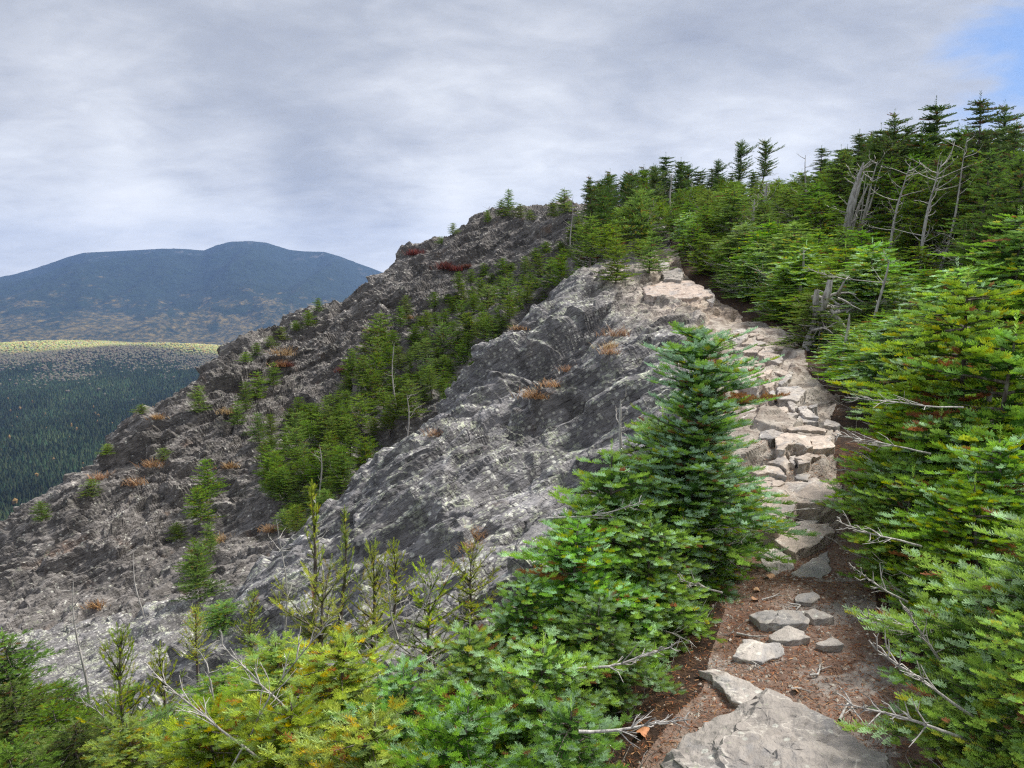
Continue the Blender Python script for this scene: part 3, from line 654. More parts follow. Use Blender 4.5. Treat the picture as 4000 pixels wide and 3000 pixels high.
PAL_FIR = dict(young=(.33, .52, .11), blue=(.47, .66, .40), old=(.085, .185, .038), yel=(.46, .50, .06), dead=(.34, .17, .08))
PAL_MID = dict(young=(.24, .40, .065), blue=(.27, .43, .15), old=(.070, .150, .030), yel=(.44, .44, .05), dead=(.32, .15, .07))
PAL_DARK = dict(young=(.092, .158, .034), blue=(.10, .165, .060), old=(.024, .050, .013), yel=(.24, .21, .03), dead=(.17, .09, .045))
PAL_YEL = dict(young=(.46, .56, .11), blue=(.42, .56, .21), old=(.13, .20, .030), yel=(.58, .48, .05), dead=(.42, .20, .07))
PAL_SPR = dict(young=(.36, .43, .06), blue=(.28, .38, .06), old=(.11, .17, .022), yel=(.46, .42, .045), dead=(.32, .16, .05))
def pick(pal, r, young, yelp=.05, deadp=.012, bluep=.35):
    q = r.random()
    if q < deadp: c = pal['dead']
    elif q < deadp + yelp: c = pal['yel']
    elif young: c = pal['blue'] if r.random() < bluep else pal['young']
    else: c = pal['old']
    f = .75 + .5 * r.random()
    return (c[0] * f, c[1] * f, c[2] * f)

def fir(name, seed, H, R, lod='mid', pal=PAL_FIR, whorl=.13, per=7, bare=.0, flag=(0, 0), lean=(0, 0), step=None, droop=0., prof=.75, yelp=.05, deadp=.012, dead_br=6, trunk_r=None, up=.28, bluep=.35, multi=1, twig=1.0, topbare=0, spruce=False, sparse=0., dome=False, gaps=0., top=0., lr=.72):
    """returns list of (part_name, mesh) for a conifer with its base at the origin"""
    r = random.Random(seed); S = Shoots(); T = Tubes(); D = Tubes(); step = step or {'hi': .052, 'mid': .068, 'far': .11, 'shi': .07, 'smid': .09}[lod]
    sl = {'hi': .066, 'mid': .085, 'far': .15, 'shi': .075, 'smid': .10}[lod]
    gph = r.uniform(0, 6.28)
    for mlt in range(multi):
        a0 = r.uniform(0, 6.28); off = (0 if mlt == 0 else r.uniform(.25, .55) * R)
        bx_, by_ = off * math.cos(a0), off * math.sin(a0); Hm = H * (1 if mlt == 0 else r.uniform(.55, .9)); Rm = R * (1 if multi == 1 else .75)
        npt = 9; w1, w2 = r.uniform(0, 6), r.uniform(0, 6)
        tp = []
        for i in range(npt):
            t = i / (npt - 1)
            tp.append((bx_ + lean[0] * t * Hm + .025 * Hm * math.sin(t * 5 + w1), by_ + lean[1] * t * Hm + .025 * Hm * math.sin(t * 4 + w2), -.12 + (Hm + .12) * t))
        tp = np.array(tp); tr = trunk_r or (.014 * Hm + .012)
        T.add(tp, np.linspace(tr, .004, npt), 7)
        def trunk_at(h):
            t = np.clip((h + .12) / (Hm + .12), 0, 1) * (npt - 1); i = min(int(t), npt - 2); return tp[i] + (tp[i + 1] - tp[i]) * (t - i)
        # leader
        S.add(trunk_at(Hm), np.array([0, 0, 1.]), np.array([r.uniform(-1, 1), 1, 0.]), sl * 1.1, pick(pal, r, True, 0, 0, bluep))
        h = Hm - .05
        while h > max(.06, bare * Hm):
            t = h / Hm
            nb = per if t < .85 else max(4, per - 2)
            az0 = r.uniform(0, 6.28)
            for b_ in range(nb):
                if r.random() < sparse: continue
                az = az0 + b_ / nb * 6.283 + r.uniform(-.35, .35); hh = h + r.uniform(-.5, .5) * whorl
                if hh > Hm - .03: hh = Hm - .03
                dirh = np.array([math.cos(az), math.sin(az)])
                fl = 1 + flag[0] * dirh[0] + flag[1] * dirh[1]
                tq = hh / Hm
                shp = (1 - tq ** 2.2) ** .6 * (.8 + .2 * min(1, tq / .25)) if dome else (1 - tq) ** prof
                if top and tq < .975: shp = max(shp, top * .62)
                if gaps: shp *= .55 + .6 * (.5 + .5 * math.sin(hh * gaps + az * 1.0 + gph)) ** .9 * (.8 + .4 * math.sin(az * 2 + hh * 3 + gph))
                L = Rm * shp * r.uniform(lr, 1.1) * fl + .05
                if bare > 0: L *= min(1, .5 + (hh / Hm - bare) * 5)
                if L < .05: continue
                p0 = trunk_at(hh)
                el = up * (1.0 + 1.2 * t) - droop * (1 - t) + r.uniform(-.14, .14)
                nseg = max(2, int(L / step)); seg = L / nseg
                d = np.array([dirh[0] * math.cos(el), dirh[1] * math.cos(el), math.sin(el)]); p = p0.copy(); pts = [p.copy()]
                bend = r.uniform(-.25, .25)
                isdead = r.random() < deadp * .5
                for si in range(nseg):
                    tt_ = (si + 1) / nseg
                    d = unit(d + np.array([-d[1] * bend * .15, d[0] * bend * .15, (.030 if tt_ > .6 else -.035) * 1.2]))
                    q0 = p.copy(); p = p + d * seg; pts.append(p.copy())
                    sidev = unit(np.cross(d, np.array([0, 0, 1.]))); upv = np.cross(sidev, d)
                    if tt_ > .38 or L < .3:
                        S.add(q0, d, upv, max(seg * 1.05, sl * .8), pick(pal, r, tt_ > .8, yelp, 1. if isdead else deadp, bluep))
                    if tt_ > .18:
                        for sg in ((1, -1) if (lod in ('hi', 'shi') or True) else (1,)):
                            if r.random() < .12: continue
                            tl = twig * min(.42 * L * (1.12 - tt_), .30) * r.uniform(.6, 1.15) + sl * .55
                            td = unit(d * r.uniform(.5, 1.1) + sidev * sg * .85 + upv * r.uniform(-.15, .40)); bnd = d * r.uniform(-.05, .3) + upv * r.uniform(0, .22); n2 = max(1, int(round(tl / sl))); q = q0.copy()
                            for k2 in range(n2):
                                young = (k2 == n2 - 1) and (tt_ > .25)
                                cc = pick(pal, r, young, yelp, 1. if isdead else deadp, bluep)
                                S.add(q, td, upv, tl / n2 * 1.03, cc)
                                if n2 > 1 and k2 > 0 or (n2 > 2):
                                    for s3 in (1, -1):
                                        if r.random() < (.35 if lod != 'far' else .6): continue
                                        td3 = unit(td * .7 + unit(np.cross(td, upv)) * s3 * .8 + upv * .1)
                                        S.add(q, td3, upv, sl * r.uniform(.6, .95), pick(pal, r, r.random() < .75, yelp, 1. if isdead else deadp, bluep))
                                q = q + td * tl / n2; td = unit(td + bnd)
                            if lod in ('hi', 'shi') and n2 > 1: T.add(np.array([q0, q0 * .5 + q * .5 - bnd * tl * .08, q]), [.0024, .002, .001], 3)
                for ax in (-1, 0, 1):
                    S.add(p, unit(d + sidev * .75 * ax + upv * .12), upv, sl * (.9 if ax else 1.1), pick(pal, r, True, yelp, 1. if isdead else deadp, bluep))
                T.add(np.array(pts), np.linspace(.0035 + .008 * L, .0015, len(pts)), 4)
            h -= whorl * r.uniform(.8, 1.2)
        # dead bare branches low down
        for b_ in range(dead_br):
            az = r.uniform(0, 6.28); hh = r.uniform(.08, max(.3, bare * 1.1 + .2)) * Hm; L = Rm * r.uniform(.5, 1.05); p0 = trunk_at(hh)
            d = np.array([math.cos(az), math.sin(az), r.uniform(-.15, .4)]); p = p0.copy(); pts = [p.copy()]
            for i in range(6):
                d = unit(d + np.array([r.uniform(-.25, .25), r.uniform(-.25, .25), r.uniform(-.1, .18)])); p = p + d * L / 6; pts.append(p.copy())
                if i > 1:
                    for _ in range(2):
                        e = unit(d + np.array([r.uniform(-.9, .9), r.uniform(-.9, .9), r.uniform(-.4, .6)])); l2 = L * r.uniform(.12, .35); m1 = p + e * l2 * .5 + np.array([0, 0, r.uniform(-.02, .02)])
                        D.add(np.array([p, m1, p + e * l2]), [.0028, .002, .001], 3)
            D.add(np.array(pts), np.linspace(.006 + .004 * L, .0016, 7), 4)
    parts = [('trunk', T.mesh(name + '_trunk', M_bark)), ('crown', S.mesh(name + '_crown', lod, seed))]
    if dead_br: parts.append(('dead_branch', D.mesh(name + '_dead_branches', M_dead)))
    return parts

def snag(name, seed, H, r0, nbr=14, lean=(0, 0), brl=.5, fork=0, broken=True, curve=0.):
    r = random.Random(seed); T = Tubes(); B = Tubes(); n_ = 10; w1 = r.uniform(0, 6)
    def stem(base, H_, r0_, lean_, rt):
        pts = [np.array([base[0] + lean_[0] * H_ * t + curve * math.sin(t * 3) * H_ * .1 + .02 * H_ * math.sin(t * 6 + w1), base[1] + lean_[1] * H_ * t + .02 * H_ * math.cos(t * 5 + w1), base[2] + H_ * t]) for t in np.linspace(0, 1, n_)]
        rr = np.linspace(r0_, rt, n_) * np.array([r.uniform(.85, 1.15) for _ in range(n_)])
        if broken: rr[-1] = rr[-2] * .35
        T.add(pts, rr, 8); return pts
    pts = stem((0, 0, -.15), H + .15, r0, lean, r0 * (.35 if broken else .12))
    for f_ in range(fork):
        b = pts[r.randint(1, 4)]; stem(b, (H - b[2]) * r.uniform(.6, 1.0), r0 * r.uniform(.3, .55), (lean[0] + r.uniform(-.15, .15), lean[1] + r.uniform(-.1, .1)), r0 * .12)
    for i in range(nbr):
        t = r.uniform(.25, .98); j = min(int(t * (n_ - 1)), n_ - 2); p = pts[j] + (pts[j + 1] - pts[j]) * (t * (n_ - 1) - j); az = r.uniform(0, 6.28); L = brl * r.uniform(.3, 1)
        d = unit(np.array([math.cos(az), math.sin(az) * .7, r.uniform(0, .6)])); q = [p.copy()]
        for s_ in range(5):
            d = unit(d + np.array([r.uniform(-.3, .3), r.uniform(-.3, .3), r.uniform(-.1, .3)])); p = p + d * L / 5; q.append(p.copy())
            if s_ > 1 and r.random() < .8:
                e = unit(d + np.array([r.uniform(-.9, .9), r.uniform(-.9, .9), r.uniform(-.3, .7)])); B.add(np.array([p, p + e * L * .22]), [r0 * .08 + .001, .001], 3)
        B.add(np.array(q), np.linspace(r0 * .16 + .003, .0015, 6), 4)
    out = [('trunk', T.mesh(name + '_trunk', M_dead))]
    if nbr: out.append(('dead_branch', B.mesh(name + '_branches', M_dead)))
    return out

LIB = {}
def lib(key, fn):
    if key not in LIB: LIB[key] = fn()
    return LIB[key]
def plant(kind, parts, loc, rz=0., s=1., tilt=(0, 0), label=None, cat='tree', group=None, sz=None):
    e = bpy.data.objects.new(kind, None); COL.objects.link(e); e.empty_display_size = .1
    e.location = loc; e.rotation_euler = (tilt[0], tilt[1], rz); e.scale = (s, s, sz or s)
    tag(e, label, cat, group)
    for pn, me in parts:
        o = bpy.data.objects.new(pn, me); COL.objects.link(o); o.parent = e
    return e
# ------------------------------------------------------------------ library of grown shapes
V_NEAR = [lambda i=i: fir('fir_near%d' % i, 100 + i, [.95, 1.15, .8, 1.0][i], [.62, .68, .66, .6][i], 'hi', PAL_FIR, whorl=.08, per=8, dome=True, gaps=[9, 7, 11, 8][i], up=.06, yelp=[.03, .06, .03, .06][i], multi=1, dead_br=10) for i in range(4)]
V_YEL = [lambda i=i: fir('fir_yellow%d' % i, 140 + i, [.9, 1.1][i], .55, 'hi', PAL_YEL, whorl=.085, per=8, dome=True, gaps=8, up=.08, yelp=.09, deadp=.025, dead_br=8) for i in range(2)]
V_MID = [lambda i=i: fir('fir_mid%d' % i, 200 + i, [1.25, 1.5, 1.1, 1.35, 1.6][i], [.80, .78, .85, .7, .8][i], 'mid', [PAL_FIR, PAL_MID, PAL_MID, PAL_MID, PAL_MID][i], whorl=.105, per=8, dome=True, gaps=[7, 9, 8, 6, 7][i], up=.03, yelp=[.05, .06, .12, .1, .03][i], bluep=[.3, .2, .05, .5, .1][i], dead_br=14) for i in range(5)]
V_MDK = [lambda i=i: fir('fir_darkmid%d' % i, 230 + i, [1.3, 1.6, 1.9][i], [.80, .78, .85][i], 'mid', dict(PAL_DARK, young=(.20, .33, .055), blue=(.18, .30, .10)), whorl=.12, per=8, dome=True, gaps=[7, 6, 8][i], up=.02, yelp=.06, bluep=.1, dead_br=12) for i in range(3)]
V_TALL = [lambda i=i: fir('fir_tall%d' % i, 300 + i, [2.9, 3.3, 2.6, 3.6][i], [.95, 1.0, 1.05, .9][i], 'mid', dict(PAL_DARK, young=(.16, .27, .045)), whorl=.14, per=8, prof=.42, gaps=4.5, bare=[.05, .3, .1, .5][i], up=.12, yelp=.05, deadp=.03, bluep=.1, dead_br=18, flag=(.25, 0), sparse=[.1, .2, .1, .3][i]) for i in range(4)]
PAL_GUL = dict(PAL_DARK, young=(.20, .31, .055), old=(.045, .09, .018))
V_FAR = [lambda i=i: fir('fir_far%d' % i, 400 + i, [1.7, 2.1, 1.4, 2.6][i], [.75, .8, .8, .85][i], 'far', PAL_GUL, whorl=.15, per=7, prof=.5, gaps=5, bare=[0, .15, 0, .25][i], up=.12, yelp=[.04, .05, .12, .04][i], deadp=.02, bluep=.1, dead_br=10) for i in range(4)]
V_WIND = [lambda i=i: fir('fir_wind%d' % i, 450 + i, [3.0, 3.4, 2.6, 3.2, 2.4][i], [.62, .72, .50, .55, .66][i], 'far', PAL_DARK, whorl=.085, per=7, prof=[.3, .5, .25, .4, .6][i], bare=[.40, .25, .5, .55, .2][i], up=[.12, .02, .22, .1, .05][i], yelp=.02, deadp=.04, dead_br=34, flag=(.5, 0), lean=(.06, 0), sparse=.3, gaps=9, lr=.22) for i in range(5)]
V_SPR = [lambda i=i: fir('spruce%d' % i, 500 + i, [1.5, 1.1, .8][i], [.30, .36, .5][i], 'shi', PAL_SPR, whorl=.14, per=5, prof=.55, bare=[.35, .2, 0][i], up=[.75, .6, .45][i], yelp=.1, deadp=.01, dead_br=8, twig=.7, sparse=[.5, .3, .1][i]) for i in range(3)]
V_SPRM = [lambda i=i: fir('spruce_mid%d' % i, 520 + i, [1.8, 1.3][i], [.5, .6][i], 'smid', PAL_SPR, whorl=.15, per=6, prof=.6, bare=[.3, .05][i], up=.55, yelp=.06, dead_br=10, twig=.8) for i in range(2)]
V_LIM = [lambda i=i: fir('fir_lime%d' % i, 170 + i, [1.0, 1.2, .85][i], [.62, .66, .62][i], 'hi', dict(PAL_FIR, young=(.35, .53, .085), blue=(.33, .52, .16), old=(.07, .15, .025)), whorl=.085, per=8, dome=True, gaps=[10, 8, 9][i], up=.05, yelp=.12, dead_br=12) for i in range(3)]
def get(pool, name, i): i %= len(pool); return lib(name + str(i), pool[i])
HV = {'lime': [1.0, 1.2, .85], 'near': [.95, 1.15, .8, 1.0], 'yel': [.9, 1.1], 'mid': [1.25, 1.5, 1.1, 1.35, 1.6], 'mdk': [1.3, 1.6, 1.9], 'tall': [2.9, 3.3, 2.6, 3.6], 'far': [1.7, 2.1, 1.4, 2.6], 'wind': [3.0, 3.4, 2.6, 3.2, 2.4], 'spr': [1.5, 1.1, .8], 'sprm': [1.8, 1.3]}
PV = {'lime': V_LIM, 'near': V_NEAR, 'yel': V_YEL, 'mid': V_MID, 'tall': V_TALL, 'mdk': V_MDK, 'far': V_FAR, 'wind': V_WIND, 'spr': V_SPR, 'sprm': V_SPRM}
prng = random.Random(77)
def tree_top(kind, pool, X, Y, d, label, group=None, i=None, rz=None, smin=.6, smax=1.7, cat='fir tree', tilt=(0, 0), width=1.0):
    """a tree whose tip stands at overview pixel X, Y at depth d; height follows from the ground there"""
    x_, y_, zt = unproj(X * Z, Y * Z, d); zb = surf(x_, y_) - .03; H_ = max(.3, zt - zb)
    hs_ = HV[pool]
    if i is None: i = min(range(len(hs_)), key=lambda q: abs(math.log(H_ / hs_[q])) + prng.random() * .35)
    s_ = H_ / hs_[i % len(hs_)]
    sxy = min(max(s_, smin), smax) * width
    return plant(kind, get(PV[pool], pool, i), (x_, y_, zb), prng.uniform(0, 6.28) if rz is None else rz, sxy, tilt, label, cat, group, sz=s_)

# ---- left of the trail, near
BIG = fir('fir_leaning', 7, 1.62, .58, 'hi', dict(PAL_FIR, blue=(.44, .62, .42)), whorl=.085, per=9, dome=True, gaps=10, top=1.15, up=.16, lr=.55, yelp=.05, deadp=.02, bluep=.6, dead_br=10, flag=(.15, 0), sparse=.05)
x_, y_, zt = unproj(1475 * Z, 700 * Z, 4.3)
plant('fir_tree', BIG, (x_, y_, surf(x_, y_) - .05), 0, 1, (0, .05), 'tallest blue-green fir between the grey slab and the trail, its ragged top against the stone', 'fir tree', sz=(zt - surf(x_, y_)) / 1.62)
NEAR = [(1425, 905, 4.6, 0, 'blue-green fir tucked against the left side of the tallest fir'), (1498, 880, 4.75, 2, 'fir filling the right side of the tallest fir toward the stairs'), # X, Y(top), depth, variant, label
 (1330, 985, 3.95, 0, 'dense blue-green fir just below and left of the tallest fir, beside the slab'),
 (1480, 1000, 4.3, 1, 'green fir pressed against the left side of the trail under the tallest fir'),
 (1410, 1130, 3.7, 2, 'low fir with grey twigs overhanging the dirt trail from the left'),
 (1250, 1130, 3.5, 3, 'spreading fir in front of the lichen slab, left of the fir with grey twigs'),
 (1130, 1255, 3.3, 1, 'pale-tipped fir at the lower edge of the lichen slab'),
 (1290, 1290, 3.15, 0, 'bushy fir in the foreground reaching toward the needle-covered dirt'),
 (1180, 1400, 2.75, 2, 'bright green fir sprawling over the foreground, centre bottom'),
 (1010, 1360, 3.0, 3, 'blue-green fir behind the silvery fan of shoots in the foreground'),
 (1010, 1520, 2.35, 0, 'silvery-tipped low fir at the bottom edge, centre'),
 (1230, 1540, 2.3, 2, 'small fir at the bottom edge whose dead twig points at the big pale boulder'),
 (880, 1440, 2.8, 1, 'mixed green and rust fir left of the silvery-tipped one'),
]
for X, Y, d, i, lb_ in NEAR:
    tree_top('fir_tree', 'near', X, Y, d, lb_, 'firs along the left edge of the trail', i, width=.78)
for X, Y, d, i, lb_ in [
 (740, 1390, 3.3, 0, 'yellow-green fir with orange inner needles, lower left foreground'),
 (590, 1385, 3.7, 1, 'yellowing fir with a round-tipped top rising over bare grey rock, lower left'),
 (640, 1520, 2.9, 1, 'yellowish fir at the bottom edge above the tangle of dead twigs'),
 (450, 1540, 3.2, 0, 'pale lime fir low on the slope near the bottom left'),
 (800, 1560, 2.5, 0, 'rust-speckled fir at the bottom edge left of centre'),
 (270, 1560, 3.6, 1, 'lime-tipped fir in the bottom left corner region, in front of thin spruces')]:
    tree_top('fir_tree', 'yel', X, Y, d, lb_, 'yellowing firs on the lower left slope', i)
for X, Y, d, pool, i, lb_ in [
 (668, 1075, 4.9, 'spr', 0, 'thin yellow-green spruce with a long bare leader in front of the dark gully'),
 (735, 1120, 5.2, 'spr', 0, 'slim spruce beside the long-leadered one, its shoots curving up past the slab edge'),
 (800, 1200, 4.8, 'spr', 1, 'small bushy spruce at the foot of the lichen slab'),
 (850, 1185, 5.4, 'spr', 1, 'open golden-green spruce against the pale lichen rock'),
 (700, 1270, 4.3, 'spr', 2, 'spreading bright spruce below the thin ones'),
 (1020, 1200, 4.9, 'spr', 2, 'low sprawling yellow-green spruce along the lower edge of the slab'),
 (930, 1250, 4.5, 'spr', 2, 'mounded olive spruce between the lichen slab and the foreground firs'),
 (265, 1385, 5.2, 'spr', 1, 'lime spruce with thick upright shoots standing in front of the cliff foot'),
 (345, 1420, 5.4, 'spr', 1, 'broad lime spruce with a lopsided crown right of the upright one'),
 (420, 1320, 7.5, 'sprm', 0, 'thin green spruce rising in front of the layered block'),
 (545, 1290, 7.0, 'sprm', 0, 'slender spruce standing on the ledge in front of grey rock')]:
    tree_top('spruce_tree', pool, X, Y, d, lb_, 'spruces below the slab', i, cat='spruce tree')
# darker-needled trees in the bottom left corner, and rows behind the foreground
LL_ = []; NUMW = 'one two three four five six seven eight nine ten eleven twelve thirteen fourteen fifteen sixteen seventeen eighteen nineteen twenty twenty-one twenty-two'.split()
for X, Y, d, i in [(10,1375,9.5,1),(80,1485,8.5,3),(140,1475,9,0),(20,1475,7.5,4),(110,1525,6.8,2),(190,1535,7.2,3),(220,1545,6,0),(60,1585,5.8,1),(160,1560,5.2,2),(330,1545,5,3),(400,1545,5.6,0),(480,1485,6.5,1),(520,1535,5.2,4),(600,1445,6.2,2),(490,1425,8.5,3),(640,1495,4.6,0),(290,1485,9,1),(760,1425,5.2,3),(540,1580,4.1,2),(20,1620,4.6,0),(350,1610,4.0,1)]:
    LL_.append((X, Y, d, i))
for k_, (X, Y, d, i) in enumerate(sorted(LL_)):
    tree_top('fir_tree', 'mdk' if X < 240 else 'mid', X, Y, d, 'green fir below the cliff, number %s from the left among the lower left crowd' % NUMW[k_], 'crowded firs in the lower left corner', i % 3 if X < 240 else i)

# ---- right of the trail
for X, Y, d, i, lb_ in [
 (2290, 1100, 2.3, 0, 'blue-green fir at the right edge, closest to the camera'),
 (2260, 1330, 2.0, 1, 'blue-tipped fir filling the bottom right corner'),
 (2170, 1480, 2.2, 2, 'bright fir low at the bottom right beside the trail'),
 (2110, 1270, 2.7, 3, 'fir with bare pale twigs poking out over the trail, lower right'),
 (2050, 1190, 3.3, 0, 'light green fir right of the pale foreground boulder path'),
 (2120, 1050, 3.2, 1, 'bright yellow-green fir above the bare twigs on the right'),
 (1970, 1030, 3.9, 2, 'lime-tipped fir leaning over the stone step from the right'),
 (2160, 950, 3.4, 3, 'tall pale-tipped fir at the right edge below the short grey post'),
 (2040, 900, 4.1, 0, 'thick green fir midway up the right side of the trail'),
 (1950, 840, 4.9, 1, 'fir with a yellow branch tip beside the stone stairs'),
 (2090, 610, 4.6, 1, 'fir with an erect pale green leader standing above the others on the right'),
 (2190, 720, 4.2, 2, 'dense fir at the right edge beside the short grey post'),
 (2010, 760, 5.2, 3, 'full blue-green fir left of the erect pale leader')]:
    tree_top('fir_tree', 'lime' if i in (1, 2) else 'near', X, Y, d, lb_, 'firs along the right edge of the trail', i, smax=1.6, width=.85)
# filler: the dwarf forest on the right, row after row, with a measured skyline
def skyline(X):     # mean height of the green mass (overview coordinates)
    return np.interp(X, [1200,1249,1331,1413,1496,1578,1661,1700,1743,1825,1866,1907,1990,2072,2212], [440,401,389,370,374,385,393,410,380,337,304,298,308,298,290])
fill = []; fr_ = random.Random(21)
yv = 3.6
while yv < 46:
    gap = (.62 if yv < 9 else .85 if yv < 16 else 1.15 if yv < 26 else 1.7)
    xv = trail_x(yv) + trail_w(yv) + (.95 if yv < 6.5 else .55 if yv < 9 else .40 if yv < 22 else .0)
    if yv > 22: xv = max(yv * .105, trail_x(yv) - 2.5)
    if yv > 40: xv = yv * .1
    while xv < yv * .76 + 1.5:
        fill.append((xv + fr_.uniform(-.25, .25) * gap + (abs(fr_.gauss(0, .1))), yv + fr_.uniform(-.3, .3) * gap)); xv += gap * (1 + .25 * max(0, xv - trail_x(yv)) / 5)
    yv += gap * .92
OPEN = [(1815,1925,500,16.5),(1930,1985,525,13.9),(1995,2055,570,12.9),(1615,1680,480,26),(1765,1835,705,9.9),(1835,1975,672,10.4),(1720,1755,590,12.4),(1820,1845,745,8.4),(2140,2172,760,4.5),(1440,1515,455,34),(1515,1540,560,21),(1895,1935,630,9.5)]
def capped(X, Yt, d, Rpx):
    for a, b, yb, dd in OPEN:
        if d < dd and X + Rpx * .8 > a and X - Rpx * .8 < b and Yt < yb: Yt = yb
    return Yt
FILL = []
for x_, y_ in fill:
    zb = surf(x_, y_) - .04
    de = x_ - trail_x(y_)
    if y_ < 10: H_ = np.interp(de, [.5, 1.3, 2.5, 5], [.7, .95, 1.2, 1.5]) * (1.25 if y_ > 7 else 1) * fr_.uniform(.8, 1.2)
    elif y_ < 20: H_ = np.interp(de, [.7, 1.7, 4, 8], [.7, 1.4, 2.1, 2.7]) * fr_.uniform(.8, 1.2)
    else: H_ = np.interp(de, [-3, 1.5, 5], [1.3, 1.8, 2.7]) * fr_.uniform(.75, 1.25)
    Xp, Yp = proj((x_, y_, zb + H_)); Xp /= Z; Yp /= Z
    lim = skyline(Xp) + fr_.uniform(-16, 42)
    if (y_ > 24 and fr_.random() < .8) or (y_ > 16.5 and fr_.random() < .45): Yp = lim - 1
    cp_ = capped(Xp, Yp, y_, .55 / y_ * F / .4629)
    if cp_ > Yp: lim = max(lim, cp_ + fr_.uniform(0, 18)); Yp = lim - 1
    if Yp < lim:
        zt_ = unproj(Xp * Z, lim * Z, y_)[2]; H_ = zt_ - zb
        H_ = min(max(H_, .55 if y_ < 12 else .9), 4.6)
    q_ = fr_.random()
    if y_ < 5.8: pool = 'lime' if q_ < .6 else 'mid'
    elif y_ < 9.5: pool = 'mid'
    elif y_ < 22: pool = 'tall' if H_ > 2.0 else ('mdk' if q_ < (y_ - 8) / 8 else 'mid')
    else: pool = 'wind' if (H_ > 2.2 or (q_ < .35 and H_ > 1.6)) else 'far'
    hs_ = HV[pool]; i = min(range(len(hs_)), key=lambda q: abs(math.log(H_ / hs_[q])) + fr_.random() * .5); s_ = H_ / hs_[i]
    rz_ = fr_.uniform(0, 6.28) if pool not in ('tall', 'wind') else fr_.uniform(-.7, .7); tl_ = (fr_.uniform(-.06, .06), fr_.uniform(-.06, .06))
    FILL.append((pool, i, (x_, y_, zb), rz_, min(max(s_, .75), 1.5), tl_, s_, 'R'))

# emergent trees on the skyline, left to right
SKY = [(1307,374,43,3,'low spiky fir between the two leftmost skyline firs'),(1365,374,40,4,'stubby fir left of the ragged skyline fir'),(1408,366,38,3,'thin fir touching the slim tall one from the left'),(1478,362,35,4,'fir behind the nearly bare leaning skyline fir'),(1530,366,32,2,'narrow fir before the short-topped skyline fir'),(1575,374,31,4,'low fir under the left twin fir'),(1620,372,29,3,'fir filling the space between the twin firs'),(1725,382,25,4,'fir at the right end of the skyline dip'),(1805,325,21,1,'dark fir between the hook-topped fir and the bent leader'),(1885,285,18.5,0,'fir behind the tip of the bleached split trunk'),(1975,290,17,4,'fir between the windswept fir and the lone leaning one'),(2055,287,16,3,'thin fir left of the thick-crowned silhouette'),(2175,270,13,4,'small-topped fir right of the last tall ragged one'),
 (1262,385,44,0,'leftmost wind-shaped fir standing above the end of the rocky summit'),(1293,388,42,1,'thin fir second from the left on the skyline'),(1345,385,38,2,'spiky small fir on the skyline left of the slim tall one'),(1380,368,38,0,'ragged fir on the skyline just left of the slim tall one'),
 (1428,340,34,2,'slim tall fir with a tufted tip above the left part of the skyline'),(1462,350,34,1,'nearly bare leaning fir right of the slim tufted one'),(1500,372,33,0,'bushy fir on the skyline between the tufted ones'),(1545,352,31,2,'short-topped fir on the skyline left of the twin tall firs'),
 (1592,313,30,1,'left one of the twin tall firs with bare lower trunks on the skyline'),(1645,308,28,0,'right one of the twin tall firs, its crown brushed to the right'),(1700,395,26,0,'low fir in the skyline dip, right of the twin firs'),
 (1762,322,24,2,'almost bare hook-topped fir on the skyline'),(1785,350,24,1,'small fir beside the hook-topped one'),(1843,290,20,0,'fir with a bent leader at the start of the higher skyline'),(1912,253,18,1,'wide windswept fir on the skyline above the bleached split trunk'),(1945,275,18,2,'bare-sided fir leaning right beside the wide windswept one'),
 (2003,230,18,0,'lone leaning fir silhouetted below the blue gap'),(2090,222,14.5,1,'thick-crowned fir silhouetted against the cloud near the right edge'),(2140,240,14.8,2,'ragged fir leaning right, last tall one before the right edge'),(2205,292,11,1,'dark dense fir top cut off by the right edge')]
for k_, (X, Y, d, i, lb_) in enumerate(SKY):
    tree_top('fir_tree', 'wind', X, Y, d, lb_, 'wind-shaped firs on the skyline', (i + k_) % 5, rz=prng.uniform(-.5, .5), smin=.8, smax=1.35)
# big full firs at upper right
for X, Y, d, i, lb_ in [(2130, 330, 10.5, 1, 'big dark fir at upper right with long sweeping branches'), (2215, 340, 9.5, 2, 'big fir cut by the right edge, olive green'), (1930, 345, 15.5, 1, 'full dark fir behind the bleached split trunk'), (2020, 345, 14.5, 0, 'tall fir with bare lower trunk between the two pale trunks'), (1850, 380, 18, 2, 'broad fir left of the bleached split trunk')]:
    tree_top('fir_tree', 'tall', X, Y, d, lb_, 'large firs at upper right', i, smax=1.5)
# ---- gully band and cliff
for k_ in range(34):        # low firs hugging the right side of the upper trail
    y_ = 8.5 + k_ * .42; x_ = trail_x(y_) + trail_w(y_) + fr_.uniform(.25, .6) + (k_ % 3) * .35; H_ = fr_.uniform(.6, 1.0) + (k_ % 3) * .2
    Xp, Yp = proj((x_, y_, surf(x_, y_) + H_)); cp_ = capped(Xp / Z, Yp / Z, y_, .45 / y_ * F / .4629)
    if cp_ > Yp / Z: H_ = max(.4, unproj(Xp, cp_ * Z, y_)[2] - surf(x_, y_))
    FILL.append(('mid', k_ % 5, (x_, y_, surf(x_, y_) - .04), fr_.uniform(0, 6.28), max(.55, min(1.1, H_)), (0, 0), H_ / HV['mid'][k_ % 5], 'R'))
def inpoly(px_, py_, poly):
    c_ = False; j = len(poly) - 1
    for i in range(len(poly)):
        if ((poly[i][1] > py_) != (poly[j][1] > py_)) and (px_ < (poly[j][0] - poly[i][0]) * (py_ - poly[i][1]) / (poly[j][1] - poly[i][1]) + poly[i][0]): c_ = not c_
        j = i
    return c_
